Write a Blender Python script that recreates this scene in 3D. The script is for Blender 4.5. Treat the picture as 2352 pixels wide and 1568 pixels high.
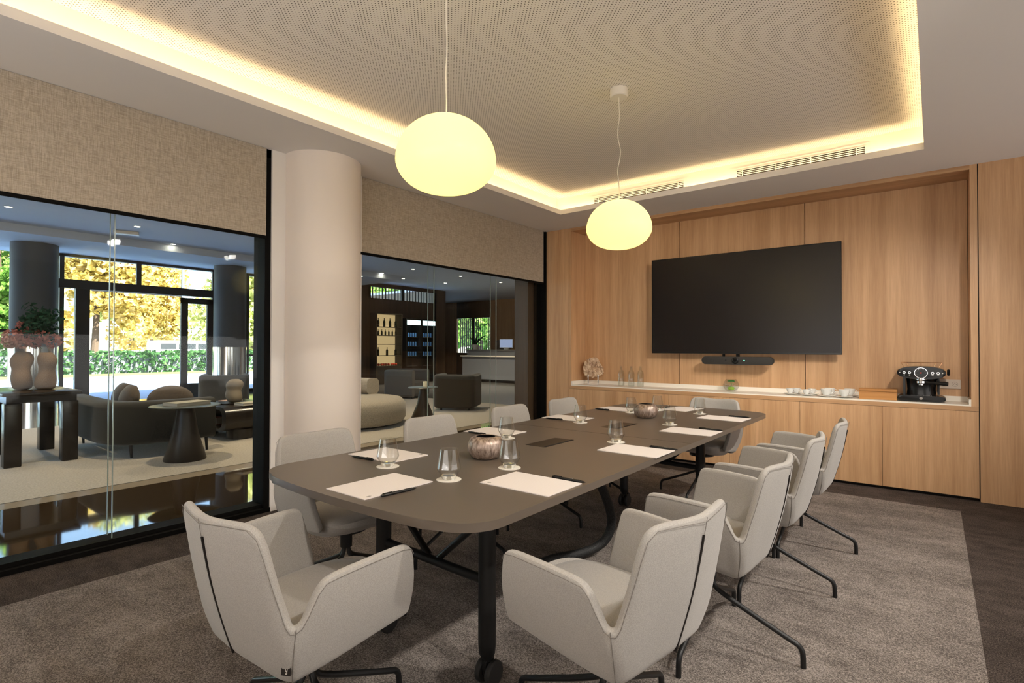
import bpy, bmesh, math, random
from mathutils import Vector, Matrix, noise
PI = math.pi
for o in list(bpy.data.objects): bpy.data.objects.remove(o)
SC = bpy.context.scene; C = SC.collection
random.seed(7)

# ------------------------------------------------------------ camera, world, lights, exposure
F_PX, PITCH, YAW, ROLL = 1235.0, 0.0113, 0.6656, 0.0017
cam = bpy.data.cameras.new('camera'); cam_o = bpy.data.objects.new('camera', cam); C.objects.link(cam_o)
cam.sensor_width = 36; cam.lens = F_PX/2352*36; cam.clip_start = .02; cam.clip_end = 300
fw = Vector((-math.sin(YAW)*math.cos(PITCH), math.cos(YAW)*math.cos(PITCH), math.sin(PITCH)))
rt = Vector((math.cos(YAW), math.sin(YAW), 0)); up = rt.cross(fw)
r2 = rt*math.cos(ROLL)+up*math.sin(ROLL); u2 = -rt*math.sin(ROLL)+up*math.cos(ROLL)
cam_o.matrix_world = Matrix(((r2.x, u2.x, -fw.x, 0), (r2.y, u2.y, -fw.y, 0), (r2.z, u2.z, -fw.z, 1.25), (0, 0, 0, 1)))
SC.camera = cam_o
SC.view_settings.view_transform = 'Standard'; SC.view_settings.look = 'None'
SC.view_settings.exposure = 0.80; SC.view_settings.gamma = 1; SC.view_settings.use_curve_mapping = False

W = bpy.data.worlds.new('sky'); SC.world = W; W.use_nodes = True
wn = W.node_tree.nodes; wl = W.node_tree.links; wn.clear()
sky = wn.new('ShaderNodeTexSky'); sky.sky_type = 'NISHITA'; sky.sun_disc = False
sky.sun_elevation = math.radians(48); sky.sun_rotation = math.radians(100); sky.altitude = 50
bg = wn.new('ShaderNodeBackground'); bg.inputs[1].default_value = 0.5
wo = wn.new('ShaderNodeOutputWorld'); wl.new(sky.outputs[0], bg.inputs[0]); wl.new(bg.outputs[0], wo.inputs[0])

def light(name, kind, loc, energy, color, rot=(0, 0, 0), **kw):
    d = bpy.data.lights.new(name, kind); d.energy = energy; d.color = color
    for k, v in kw.items(): setattr(d, k, v)
    o = bpy.data.objects.new(name, d); C.objects.link(o); o.location = loc; o.rotation_euler = rot
    return o
# sun over the roof of the building, onto the garden beyond the lobby
light('sun_light', 'SUN', (0, 0, 20), 32.0, (1, .93, .78), (0, math.radians(38), math.radians(20)), angle=.01)
# fill lamps added out of view at the right and rear, aimed upward
light('fill_light_right', 'AREA', (3.36, 2.8, 1.35), 56, (1.0, .96, .94), (0, math.radians(122), 0), shape='RECTANGLE', size=2.2, size_y=6.2)
light('fill_light_rear', 'AREA', (-.6, -1.95, 1.4), 92, (1.0, .95, .91), (math.radians(150), 0, 0), shape='RECTANGLE', size=4.2, size_y=2.2)

# fill spots added out of view under the right soffit, no fixtures
for dx, dy, de in ((.95, .9, 90), (.95, 2.5, 95), (.95, 4.1, 110)):
    light('fill_spot', 'SPOT', (dx, dy, 2.74), de, (1, .94, .86), (0, math.radians(44), 0), spot_size=math.radians(90), spot_blend=.8, shadow_soft_size=.05)
for dx, dy, tx, de in ((.7, 3.0, -.8, 190), (.7, 2.2, -2.7, 250)):  # more added spots without fixtures, to brighten the oak wall
    light('wall_fill_spot', 'SPOT', (dx, dy, 2.74), de, (1, .93, .84), Vector((tx-dx, 6.1-dy, -1.75)).to_track_quat('-Z', 'Y').to_euler(), spot_size=math.radians(50), spot_blend=1.0, shadow_soft_size=.08)
# ------------------------------------------------------------ materials
def nm(name):
    m = bpy.data.materials.new(name); m.use_nodes = True
    return m, m.node_tree.nodes, m.node_tree.links, m.node_tree.nodes['Principled BSDF']
def mat(name, col, rough=.5, metal=0, spec=.5, coat=0, trans=0, ior=1.45, emit=None, es=0, sheen=0):
    m, n, l, b = nm(name)
    b.inputs['Base Color'].default_value = (*col, 1); b.inputs['Roughness'].default_value = rough
    b.inputs['Metallic'].default_value = metal; b.inputs['Specular IOR Level'].default_value = spec
    b.inputs['Coat Weight'].default_value = coat; b.inputs['Transmission Weight'].default_value = trans
    b.inputs['IOR'].default_value = ior; b.inputs['Sheen Weight'].default_value = sheen
    if emit: b.inputs['Emission Color'].default_value = (*emit, 1); b.inputs['Emission Strength'].default_value = es
    return m
def ramp(n, l, src, stops):
    r = n.new('ShaderNodeValToRGB'); e = r.color_ramp.elements
    while len(e) < len(stops): e.new(.5)
    for i, (p, c) in enumerate(stops): e[i].position = p; e[i].color = (*c, 1)
    l.new(src, r.inputs[0]); return r.outputs[0]
def coords(n, l, scale=(1, 1, 1), rot=(0, 0, 0), kind='Object'):
    t = n.new('ShaderNodeTexCoord'); mp = n.new('ShaderNodeMapping')
    mp.inputs['Scale'].default_value = scale; mp.inputs['Rotation'].default_value = rot
    l.new(t.outputs[kind], mp.inputs[0]); return mp.outputs[0]
def ntex(n, l, vec, scale, detail=3, rough=.5):
    t = n.new('ShaderNodeTexNoise'); t.inputs['Scale'].default_value = scale; t.inputs['Detail'].default_value = detail
    t.inputs['Roughness'].default_value = rough; l.new(vec, t.inputs['Vector']); return t.outputs['Fac']
def bump(n, l, b, h, strength, dist=.01):
    k = n.new('ShaderNodeBump'); k.inputs['Strength'].default_value = strength; k.inputs['Distance'].default_value = dist
    l.new(h, k.inputs['Height']); l.new(k.outputs[0], b.inputs['Normal'])
def mixc(n, l, f, a, b_):
    x = n.new('ShaderNodeMix'); x.data_type = 'RGBA'
    if isinstance(f, (int, float)): x.inputs[0].default_value = f
    else: l.new(f, x.inputs[0])
    for s, v in ((6, a), (7, b_)):
        if isinstance(v, tuple): x.inputs[s].default_value = (*v, 1)
        else: l.new(v, x.inputs[s])
    return x.outputs[2]
def math_(n, l, op, a, b_=None):
    x = n.new('ShaderNodeMath'); x.operation = op
    for i, v in enumerate((a, b_)):
        if v is None: continue
        if isinstance(v, (int, float)): x.inputs[i].default_value = v
        else: l.new(v, x.inputs[i])
    return x.outputs[0]

def wood(name, c0, c1, axis='z', rough=.42):
    m, n, l, b = nm(name)
    s = {'z': (1, 1, .035), 'x': (.035, 1, 1), 'y': (1, .035, 1)}[axis]
    v = coords(n, l, s)
    a = ntex(n, l, v, 9, 4, .6); fine = ntex(n, l, v, 120, 5, .7); mid = ntex(n, l, v, 34, 4, .6)
    f = math_(n, l, 'ADD', math_(n, l, 'MULTIPLY', a, .5), math_(n, l, 'ADD', math_(n, l, 'MULTIPLY', fine, .3), math_(n, l, 'MULTIPLY', mid, .25)))
    l.new(ramp(n, l, f, [(.36, c0), (.66, c1)]), b.inputs['Base Color']); b.inputs['Roughness'].default_value = rough
    bump(n, l, b, fine, .08, .002)
    return m
def fabric(name, c0, c1, scale=400, bstr=.25, rough=.95, weave=False, sheen=.2):
    m, n, l, b = nm(name)
    v = coords(n, l)
    f = ntex(n, l, v, scale, 2, .6)
    if weave:
        t = coords(n, l, (1, .05, 1)); t2 = coords(n, l, (1, 1, .05))
        f = math_(n, l, 'ADD', math_(n, l, 'MULTIPLY', ntex(n, l, t, 420, 2), .5), math_(n, l, 'MULTIPLY', ntex(n, l, t2, 420, 2), .5))
    l.new(ramp(n, l, f, [(.38, c0), (.62, c1)]), b.inputs['Base Color'])
    b.inputs['Roughness'].default_value = rough; b.inputs['Sheen Weight'].default_value = sheen
    bump(n, l, b, f, bstr, .002); return m
def carpet(name, c0, c1, c2):
    m, n, l, b = nm(name); v = coords(n, l)
    big = ntex(n, l, coords(n, l, (1.0, 1.6, 1)), 6, 6, .72); fine = ntex(n, l, v, 170, 3, .95)
    blotch = ntex(n, l, coords(n, l, (1.2, 3, 1)), 1.3, 3)
    f = math_(n, l, 'ADD', math_(n, l, 'MULTIPLY', big, .30), math_(n, l, 'ADD', math_(n, l, 'MULTIPLY', fine, 1.25), math_(n, l, 'MULTIPLY', blotch, .2)))
    l.new(ramp(n, l, f, [(.72, c0), (.88, c1), (1.0, c2)]), b.inputs['Base Color'])
    b.inputs['Roughness'].default_value = 1; b.inputs['Specular IOR Level'].default_value = .1
    bump(n, l, b, fine, .5, .004); return m
def pane_mat(name, tint=(.965, .975, .97), refl=.008):
    m = bpy.data.materials.new(name); m.use_nodes = True; n = m.node_tree.nodes; l = m.node_tree.links; n.clear()
    t = n.new('ShaderNodeBsdfTransparent'); t.inputs[0].default_value = (*tint, 1)
    g = n.new('ShaderNodeBsdfGlossy'); g.inputs['Roughness'].default_value = .01
    lw = n.new('ShaderNodeLayerWeight'); f = n.new('ShaderNodeMath'); f.operation = 'MULTIPLY_ADD'
    f.inputs[0].default_value = 0; l.new(math_(n, l, 'POWER', lw.outputs['Facing'], 5), f.inputs[0]); f.inputs[1].default_value = .8; f.inputs[2].default_value = refl
    mx = n.new('ShaderNodeMixShader'); o = n.new('ShaderNodeOutputMaterial')
    l.new(f.outputs[0], mx.inputs[0]); l.new(t.outputs[0], mx.inputs[1]); l.new(g.outputs[0], mx.inputs[2]); l.new(mx.outputs[0], o.inputs[0])
    return m
def leaf_mat(name, stops, tr=.4):
    m = bpy.data.materials.new(name); m.use_nodes = True; n = m.node_tree.nodes; l = m.node_tree.links; n.clear()
    f = ntex(n, l, coords(n, l), 1.4, 4, .7)
    c = ramp(n, l, f, stops)
    d = n.new('ShaderNodeBsdfDiffuse'); t = n.new('ShaderNodeBsdfTranslucent'); mx = n.new('ShaderNodeMixShader'); o = n.new('ShaderNodeOutputMaterial')
    mx.inputs[0].default_value = tr
    l.new(c, d.inputs[0]); l.new(c, t.inputs[0]); l.new(d.outputs[0], mx.inputs[1]); l.new(t.outputs[0], mx.inputs[2]); l.new(mx.outputs[0], o.inputs[0])
    return m

M = {}
M['plaster'] = mat('white_plaster', (.82, .78, .74), .9, spec=.2)
M['lip'] = mat('cove_plaster', (.80, .76, .71), .85, spec=.2)
M['column'] = mat('column_paint', (.86, .775, .70), .6, spec=.3)
def perforated():
    m, n, l, b = nm('perforated_ceiling_board')
    v = coords(n, l); s = n.new('ShaderNodeSeparateXYZ'); l.new(v, s.inputs[0])
    P = .0245
    def grid(off):
        fx = math_(n, l, 'SUBTRACT', math_(n, l, 'FRACT', math_(n, l, 'ADD', math_(n, l, 'MULTIPLY', s.outputs[0], 1/P), off)), .5)
        fy = math_(n, l, 'SUBTRACT', math_(n, l, 'FRACT', math_(n, l, 'ADD', math_(n, l, 'MULTIPLY', s.outputs[1], 1/P), off)), .5)
        return math_(n, l, 'SQRT', math_(n, l, 'ADD', math_(n, l, 'MULTIPLY', fx, fx), math_(n, l, 'MULTIPLY', fy, fy)))
    d = math_(n, l, 'MINIMUM', grid(0.0), grid(.5))
    k = math_(n, l, 'LESS_THAN', d, .125)
    l.new(mixc(n, l, k, (.82, .77, .71), (.10, .08, .06)), b.inputs['Base Color']); b.inputs['Roughness'].default_value = .95
    b.inputs['Specular IOR Level'].default_value = .1
    return m
M['perf'] = perforated()
M['oak'] = wood('oak_veneer', (.44, .235, .105), (.70, .43, .23))
M['oak_x'] = wood('oak_veneer_lengthwise', (.42, .225, .10), (.66, .40, .21), 'x')
M['oak_dark'] = wood('dark_timber', (.06, .035, .02), (.12, .07, .04))
M['box_wood'] = wood('teak_box_wood', (.40, .17, .045), (.56, .27, .08), 'x', .4)
M['gap'] = mat('shadow_gap_black', (.012, .008, .006), .8)
M['stone_top'] = mat('cream_worktop', (.90, .84, .74), .35)
M['black'] = mat('black_aluminium', (.005, .0045, .004), .6, spec=.08)
M['steel_black'] = mat('black_powder_coated_steel', (.009, .009, .009), .42, spec=.5)
M['plastic_black'] = mat('black_plastic', (.010, .010, .010), .25)
M['rubber'] = mat('dark_caster_rubber', (.02, .019, .018), .6)
M['table'] = mat('taupe_laminate', (.135, .108, .085), .34, spec=.45)
M['table_edge'] = mat('taupe_table_edge', (.15, .125, .105), .3, spec=.6)
M['chair'] = fabric('cream_wool_felt', (.35, .328, .298), (.43, .404, .370), 380, .22)
M['seam'] = mat('grey_stitching', (.20, .18, .16), .9)
M['blind'] = fabric('beige_screen_fabric', (.34, .28, .21), (.56, .49, .39), 300, .1, weave=True, sheen=0)
M['rug'] = carpet('pale_mottled_carpet', (.076, .063, .056), (.20, .173, .153), (.40, .348, .312))
M['floor'] = carpet('dark_mottled_carpet', (.020, .016, .013), (.062, .049, .042), (.15, .12, .105))
M['pane'] = pane_mat('partition_glass')
M['pane_edge'] = mat('glass_edge', (.30, .36, .32), .15, emit=None)
M['glass'] = mat('clear_drinking_glass', (1, 1, 1), .0, trans=1, ior=1.45)
M['thin_glass'] = pane_mat('thin_bottle_glass', (.95, .96, .95), .06)
M['tumbler'] = pane_mat('thin_tumbler_glass', (.97, .975, .97), .06)
M['paper'] = None
M['coaster'] = mat('white_coaster_card', (.80, .76, .68), .8)
M['screen'] = mat('glossy_tv_screen', (.006, .0035, .0035), .30, spec=.55, coat=.0)
M['chrome'] = mat('chrome', (.8, .8, .8), .12, metal=1)
M['brass'] = mat('copper_wire', (.75, .42, .22), .25, metal=1)
M['porcelain'] = mat('white_porcelain', (.80, .80, .76), .2)
M['white_plastic'] = mat('white_plastic', (.8, .76, .70), .4)
M['grey_plate'] = mat('champagne_socket_plate', (.62, .53, .44), .4)
M['bar_cloth'] = mat('charcoal_speaker_cloth', (.035, .032, .028), .8)
M['green_led'] = mat('green_led', (0, 0, 0), .5, emit=(.2, 1, .6), es=2)
M['red'] = mat('red_enamel', (.6, .02, .01), .4)
def paper():
    m, n, l, b = nm('ruled_notepaper')
    s = n.new('ShaderNodeSeparateXYZ'); l.new(coords(n, l), s.inputs[0])
    f = math_(n, l, 'LESS_THAN', math_(n, l, 'FRACT', math_(n, l, 'MULTIPLY', s.outputs[0], 1/.0085)), .12)
    l.new(mixc(n, l, f, (.80, .74, .71), (.70, .64, .61)), b.inputs['Base Color']); b.inputs['Roughness'].default_value = .8
    return m
M['paper'] = paper()
def glaze():
    m, n, l, b = nm('metallic_bronze_glaze')
    v = coords(n, l, (1, 1, .25)); f = ntex(n, l, v, 60, 4, .7); g = ntex(n, l, coords(n, l), 300, 2)
    l.new(ramp(n, l, f, [(.33, (.16, .11, .085)), (.55, (.46, .36, .30)), (.72, (.74, .63, .56))]), b.inputs['Base Color'])
    b.inputs['Metallic'].default_value = .6; b.inputs['Roughness'].default_value = .38; bump(n, l, b, g, .3, .002); return m
M['glaze'] = glaze()
M['void'] = mat('vase_dark_inside', (.004, .003, .003), .7)
def globe():
    m = bpy.data.materials.new('opal_lamp_glass'); m.use_nodes = True; n = m.node_tree.nodes; l = m.node_tree.links; n.clear()
    t = n.new('ShaderNodeBsdfTranslucent'); t.inputs[0].default_value = (1, .92, .42, 1)
    d = n.new('ShaderNodeBsdfPrincipled'); d.inputs['Base Color'].default_value = (.85, .80, .62, 1); d.inputs['Roughness'].default_value = .3
    e = n.new('ShaderNodeEmission'); e.inputs[0].default_value = (1, .80, .30, 1); e.inputs[1].default_value = .16
    mx = n.new('ShaderNodeMixShader'); mx.inputs[0].default_value = .35; ad = n.new('ShaderNodeAddShader'); o = n.new('ShaderNodeOutputMaterial')
    l.new(t.outputs[0], mx.inputs[1]); l.new(d.outputs[0], mx.inputs[2]); l.new(mx.outputs[0], ad.inputs[0]); l.new(e.outputs[0], ad.inputs[1]); l.new(ad.outputs[0], o.inputs[0])
    return m
M['globe'] = globe()
M['led'] = mat('warm_led', (1, 1, 1), .5, emit=(1, .75, .38), es=13.5)
M['downlight'] = mat('downlight_glow', (1, 1, 1), .5, emit=(1, .86, .6), es=30)
M['cord'] = mat('white_flex', (.78, .72, .62), .6)
# lobby and street
M['marble'] = mat('polished_brown_stone', (.045, .028, .014), .04, spec=.9)
M['light_tile'] = mat('beige_stone_strip', (.33, .27, .20), .15)
M['lobby_carpet'] = fabric('sand_lobby_carpet', (.31, .265, .205), (.42, .365, .29), 60, .2)
M['lobby_tile'] = mat('grey_stone_tiles', (.15, .15, .15), .12, spec=.6)
M['lobby_ceiling'] = mat('lobby_ceiling_daylight_tint', (.50, .57, .70), .9)  # bluish tint of the daylight is put into the ceiling colour
M['dark_column'] = mat('grey_column_render', (.07, .075, .08), .6)
M['bronze'] = mat('dark_bronze_frame', (.022, .018, .014), .4)
M['olive'] = fabric('dark_olive_velvet', (.012, .0105, .007), (.027, .023, .015), 120, .3)
M['brown_cushion'] = fabric('brown_cushion_velvet', (.045, .032, .020), (.085, .058, .036), 120, .3)
M['grey_uphol'] = fabric('dark_grey_boucle', (.05, .05, .05), (.10, .10, .095), 160, .5)
M['cream_boucle'] = fabric('cream_boucle', (.26, .22, .17), (.40, .345, .275), 110, .6)
M['dark_wood'] = mat('dark_stained_wood', (.016, .012, .009), .25)
M['cone_wood'] = mat('brown_cone_table', (.028, .020, .014), .4)
M['green_top'] = mat('grey_green_table_top', (.07, .08, .068), .3)
M['clay'] = mat('sand_ceramic', (.20, .16, .11), .7)
M['terracotta'] = mat('terracotta_ceramic', (.16, .095, .05), .75)
M['candle'] = mat('ivory_candle', (.75, .68, .5), .5)
M['book1'] = mat('book_linen_cover', (.35, .32, .24), .7)
M['book2'] = mat('pink_beige_book_cover', (.45, .30, .25), .7)
M['book3'] = mat('rust_red_book_cover', (.30, .07, .03), .6)
M['pages'] = mat('book_pages', (.55, .50, .42), .9)
M['petal'] = leaf_mat('pink_petals', [(.35, (.34, .09, .08)), (.55, (.46, .20, .16)), (.7, (.52, .34, .27))], .2)
M['leafdark'] = leaf_mat('dark_leaves', [(.4, (.01, .03, .02)), (.6, (.03, .08, .05))], .1)
M['leaf'] = leaf_mat('sunlit_leaves', [(.3, (.14, .18, .05)), (.5, (.46, .50, .18)), (.68, (.74, .72, .42))])
M['leaf2'] = leaf_mat('golden_leaves', [(.3, (.16, .12, .02)), (.5, (.46, .34, .09)), (.7, (.74, .62, .34))])
M['leaf3'] = leaf_mat('green_leaves', [(.3, (.03, .10, .02)), (.5, (.14, .28, .05)), (.7, (.45, .55, .2))])
M['hedge'] = leaf_mat('hedge_leaves', [(.3, (.015, .05, .02)), (.6, (.06, .14, .05)), (.75, (.3, .4, .2))])
M['bark'] = mat('tree_bark', (.06, .04, .025), .9)
M['grass'] = mat('lawn_grass', (.10, .22, .03), .95)
M['asphalt'] = mat('asphalt', (.20, .32, .52), .7)  # blue raised in the colour to bounce cool light into the lobby
M['pavement'] = mat('street_paving', (.42, .48, .56), .7)  # tinted blue as well for cool bounce light
M['kerb'] = mat('kerb_stone', (.10, .11, .13), .8)
M['van'] = mat('white_car_paint', (.85, .85, .85), .25, coat=.5)
M['car_glass'] = mat('car_window_glass', (.03, .035, .04), .1)
M['yellow_wall'] = mat('yellow_facade', (.75, .62, .28), .8)
M['fridge_glow'] = mat('fridge_header_light', (.1, .1, .1), .5, emit=(.62, .95, 1), es=2.6)
M['shelf_glow'] = mat('backlit_shelf_panel', (.2, .15, .1), .6, emit=(1, .72, .35), es=.30)
M['bottle'] = mat('dark_wine_bottle', (.01, .012, .006), .15)
M['bottle_blue'] = mat('blue_drink_can', (.05, .14, .35), .25)
M['wine'] = M['bottle']
M['apple'] = mat('red_apple', (.45, .05, .02), .4)
M['blue_panel'] = mat('grey_counter_front', (.16, .17, .19), .3)
M['monitor'] = mat('monitor_screen', (.05, .05, .06), .3, emit=(.5, .6, .9), es=.35)
M['lime'] = mat('lime_green_glass', (.30, .55, .04), .3)
M['leafgreen'] = mat('green_water_plant', (.05, .28, .06), .4)

# ------------------------------------------------------------ geometry helpers
class MB:
    def __init__(s): s.bm = bmesh.new()
    def box(s, x0, x1, y0, y1, z0, z1, bev=0, seg=2, m=None):
        r = bmesh.ops.create_cube(s.bm, size=1)['verts']
        for v in r: v.co = Vector((x0+(v.co.x+.5)*(x1-x0), y0+(v.co.y+.5)*(y1-y0), z0+(v.co.z+.5)*(z1-z0)))
        if bev:
            e = {e for v in r for e in v.link_edges}
            q = bmesh.ops.bevel(s.bm, geom=list(e), offset=bev, segments=seg, profile=.5, affect='EDGES')
            r = list({v for f in q['faces'] for v in f.verts} | {v for v in r if v.is_valid})
        if m is not None: bmesh.ops.transform(s.bm, matrix=m, verts=[v for v in r if v.is_valid])
        return s
    def lathe(s, prof, c=(0, 0, 0), n=32, m=None, sx=1, sy=1, fn=None):
        rings = []
        for r, z in prof:
            ring = []
            if r < 1e-6: ring = [s.bm.verts.new((0, 0, z))]
            else:
                for i in range(n):
                    a = 2*PI*i/n; k = fn(a, z) if fn else 1
                    ring.append(s.bm.verts.new((r*k*math.cos(a)*sx, r*k*math.sin(a)*sy, z)))
            rings.append(ring)
        for a, b in zip(rings, rings[1:]):
            for i in range(n):
                j = (i+1) % n
                if len(a) == 1 and len(b) == 1: continue
                if len(a) == 1: s.bm.faces.new((a[0], b[j], b[i]))
                elif len(b) == 1: s.bm.faces.new((a[i], a[j], b[0]))
                else: s.bm.faces.new((a[i], a[j], b[j], b[i]))
        vs = [v for r in rings for v in r]
        mt = Matrix.Translation(c) @ (m if m is not None else Matrix())
        bmesh.ops.transform(s.bm, matrix=mt, verts=vs)
        return s
    def tube(s, pts, r, n=10, caps=True, smooth_path=0):
        P = [Vector(p) for p in pts]
        for _ in range(smooth_path):
            Q = [P[0]]
            for a, b in zip(P, P[1:]): Q += [a*.75+b*.25, a*.25+b*.75]
            P = Q+[P[-1]]
        R = r if isinstance(r, (list, tuple)) else None
        rings = []; prev = None
        for i, p in enumerate(P):
            d = (P[min(i+1, len(P)-1)]-P[max(i-1, 0)]).normalized()
            if prev is None:
                a = Vector((0, 0, 1)) if abs(d.z) < .9 else Vector((1, 0, 0)); u = d.cross(a).normalized()
            else: u = (prev-d*prev.dot(d)).normalized()
            prev = u; w = d.cross(u)
            t = i/(len(P)-1); rr = (R[0]+(R[-1]-R[0])*t if len(R) == 2 else R[min(i, len(R)-1)]) if R else r
            rings.append([s.bm.verts.new(p+(u*math.cos(2*PI*k/n)+w*math.sin(2*PI*k/n))*rr) for k in range(n)])
        for a, b in zip(rings, rings[1:]):
            for k in range(n): s.bm.faces.new((a[k], a[(k+1) % n], b[(k+1) % n], b[k]))
        if caps: s.bm.faces.new(rings[0][::-1]); s.bm.faces.new(rings[-1])
        return s
    def prism(s, outline, z0, z1, bev=0):
        a = [s.bm.verts.new((x, y, z0)) for x, y in outline]; b = [s.bm.verts.new((x, y, z1)) for x, y in outline]
        f1 = s.bm.faces.new(a[::-1]); f2 = s.bm.faces.new(b); n = len(a)
        for i in range(n): s.bm.faces.new((a[i], a[(i+1) % n], b[(i+1) % n], b[i]))
        if bev:
            e = list(f2.edges)+list(f1.edges)
            bmesh.ops.bevel(s.bm, geom=e, offset=bev, segments=2, profile=.5, affect='EDGES')
        return s
    def grid(s, rows, close=False):
        R = [[s.bm.verts.new(p) for p in row] for row in rows]
        for a, b in zip(R, R[1:]):
            m = len(a)
            for k in range(m if close else m-1): s.bm.faces.new((a[k], a[(k+1) % m], b[(k+1) % m], b[k]))
        return s
    def xf(s, m): bmesh.ops.transform(s.bm, matrix=m, verts=s.bm.verts[:]); return s
    def build(s, name, material, parent=None, smooth=30, loc=None, rot=None):
        bmesh.ops.recalc_face_normals(s.bm, faces=s.bm.faces[:])
        me = bpy.data.meshes.new(name)
        if smooth:
            th = math.radians(smooth)
            for f in s.bm.faces: f.smooth = True
            for e in s.bm.edges:
                if len(e.link_faces) == 2 and e.calc_face_angle(0) > th: e.smooth = False
        s.bm.to_mesh(me); s.bm.free(); me.materials.append(material)
        o = bpy.data.objects.new(name, me); C.objects.link(o)
        if parent: o.parent = parent
        if loc: o.location = loc
        if rot: o.rotation_euler = rot
        return o
def tag(o, label=None, cat=None, group=None, kind=None):
    if label: o['label'] = label
    if cat: o['category'] = cat
    if group: o['group'] = group
    if kind: o['kind'] = kind
    return o
def struct(o): o['kind'] = 'structure'; return o
def thing(name, label, cat, loc=(0, 0, 0), rz=0, group=None):
    o = bpy.data.objects.new(name, None); o.empty_display_size = .1; C.objects.link(o); o.location = loc; o.rotation_euler = (0, 0, rz)
    return tag(o, label, cat, group)
def copy_tree(o, parent=None):
    c = o.copy(); C.objects.link(c)
    if parent: c.parent = parent
    for ch in list(o.children): copy_tree(ch, c)
    return c
def sbox(name, m, *b, **k): return struct(MB().box(*b, **k).build(name, M[m], smooth=0))
def subsurf(o, lv=2):
    md = o.modifiers.new('sub', 'SUBSURF'); md.levels = lv; md.render_levels = lv
def text(s, size, material, parent, loc, rot, name='lettering', ext=.0003, align='CENTER'):
    cu = bpy.data.curves.new(name, 'FONT'); cu.body = s; cu.size = size; cu.extrude = ext; cu.align_x = align; cu.align_y = 'CENTER'
    tmp = bpy.data.objects.new(name, cu); C.objects.link(tmp)
    dg = bpy.context.evaluated_depsgraph_get(); me = bpy.data.meshes.new_from_object(tmp.evaluated_get(dg))
    bpy.data.objects.remove(tmp); me.materials.clear(); me.materials.append(material)
    o = bpy.data.objects.new(name, me); C.objects.link(o); o.parent = parent; o.location = loc; o.rotation_euler = rot
    return o

# ------------------------------------------------------------ meeting room shell
ZS, ZC = 2.763, 2.972
XL, XR, YB, YR = -3.982, 3.4, 5.806, -2.0
TX0, TX1, TY0, TY1 = -3.339, -.048, -1.2, 5.14
sbox('floor', 'floor', -4.0, XR+.2, YR-.2, 6.4, -.10, 0)
tag(MB().box(-3.528, .153, -1.6, 5.368, 0, .004).build('area_rug', M['rug'], smooth=0), 'large pale taupe mottled carpet field under the conference table', 'carpet')
# soffit ring around the tray
b = MB()
b.box(XL-.16, TX0, YR, YB+.4, ZS, ZS+.006); b.box(TX1, XR+.1, YR, YB+.4, ZS, ZS+.006)
b.box(TX0, TX1, TY1, YB+.4, ZS, ZS+.006); b.box(TX0, TX1, YR, TY0, ZS, ZS+.006)
struct(b.build('ceiling', M['plaster'], smooth=0))
ix0, ix1, iy0, iy1 = TX0-.11, TX1+.11, TY0-.11, 5.225
sbox('ceiling', 'perf', ix0, ix1, iy0, iy1, ZC, ZC+.02)
b = MB()
b.box(ix0-.02, ix0, iy0, iy1, ZS+.006, ZC+.02); b.box(ix1, ix1+.02, iy0, iy1, ZS+.006, ZC+.02)
b.box(ix0, ix1, iy1, iy1+.02, ZS+.006, ZC+.02); b.box(ix0, ix1, iy0-.02, iy0, ZS+.006, ZC+.02)
# lip faces of the cove
L_ = .004
b.box(TX0, TX0+L_, TY0, TY1, ZS-.0005, ZS+.052); b.box(TX1-L_, TX1, TY0, TY1, ZS-.0005, ZS+.052)
b.box(TX0, TX1, TY1-L_, TY1, ZS-.0005, ZS+.052); b.box(TX0, TX1, TY0, TY0+L_, ZS-.0005, ZS+.052)
struct(b.build('trim_1', M['lip'], smooth=0))
b = MB()
zl = ZS+.010
for q in ((TX0-.036, TX0-.018, TY0, TY1), (TX1+.018, TX1+.036, TY0, TY1), (TX0, TX1, TY1+.018, TY1+.034), (TX0, TX1, TY0-.036, TY0-.018)):
    b.box(*q, zl, zl+.004)
tag(b.build('cove_light', M['led'], smooth=0), 'warm yellow LED strip hidden in the cove around the raised ceiling', 'cove light')
# vents in the back wall of the tray
for k, (x0, x1, lab) in enumerate(((-2.945, -1.94, 'white linear air vent behind the farther pendant lamp'), (-1.44, -.435, 'white linear air vent in the cove above the television'))):
    t = thing('air_vent', lab, 'vent', (0, 0, 0), 0, 'linear vents in the ceiling cove')
    y = iy1
    MB().box(x0-.035, x1+.035, y-.006, y-.0005, 2.815, 2.925).build('vent_frame', M['lip'], t, smooth=0)
    MB().box(x0, x1, y-.0075, y-.0062, 2.838, 2.898).build('vent_opening', M['gap'], t, smooth=0)
    sl = MB()
    for j in range(5):
        z = 2.836+j*.0155-.0035
        sl.box(x0, x1, y-.0105, y-.0076, z+.0005, z+.0065)
    for xx in (x0-.004, x0+.05, x0+.335, x0+.61, x1-.06, x1): sl.box(xx, xx+.006, y-.0112, y-.0076, 2.835, 2.902)
    sl.build('slats', M['lip'], t, smooth=0)
# left side: round column, white wall piece, header above
sbox('wall_left', 'plaster', XL-.16, XL, 2.095, 2.915, 0, ZS)
cyl = MB().lathe([(.0, 0), (.30, 0), (.30, ZS), (0, ZS)], (-3.937, 2.50, 0), 96)
struct(cyl.build('column', M['column'], smooth=40))
sbox('wall_left', 'plaster', XL-.16, XL-.03, YR, YB+.4, ZS-.02, ZS+.3)
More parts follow.
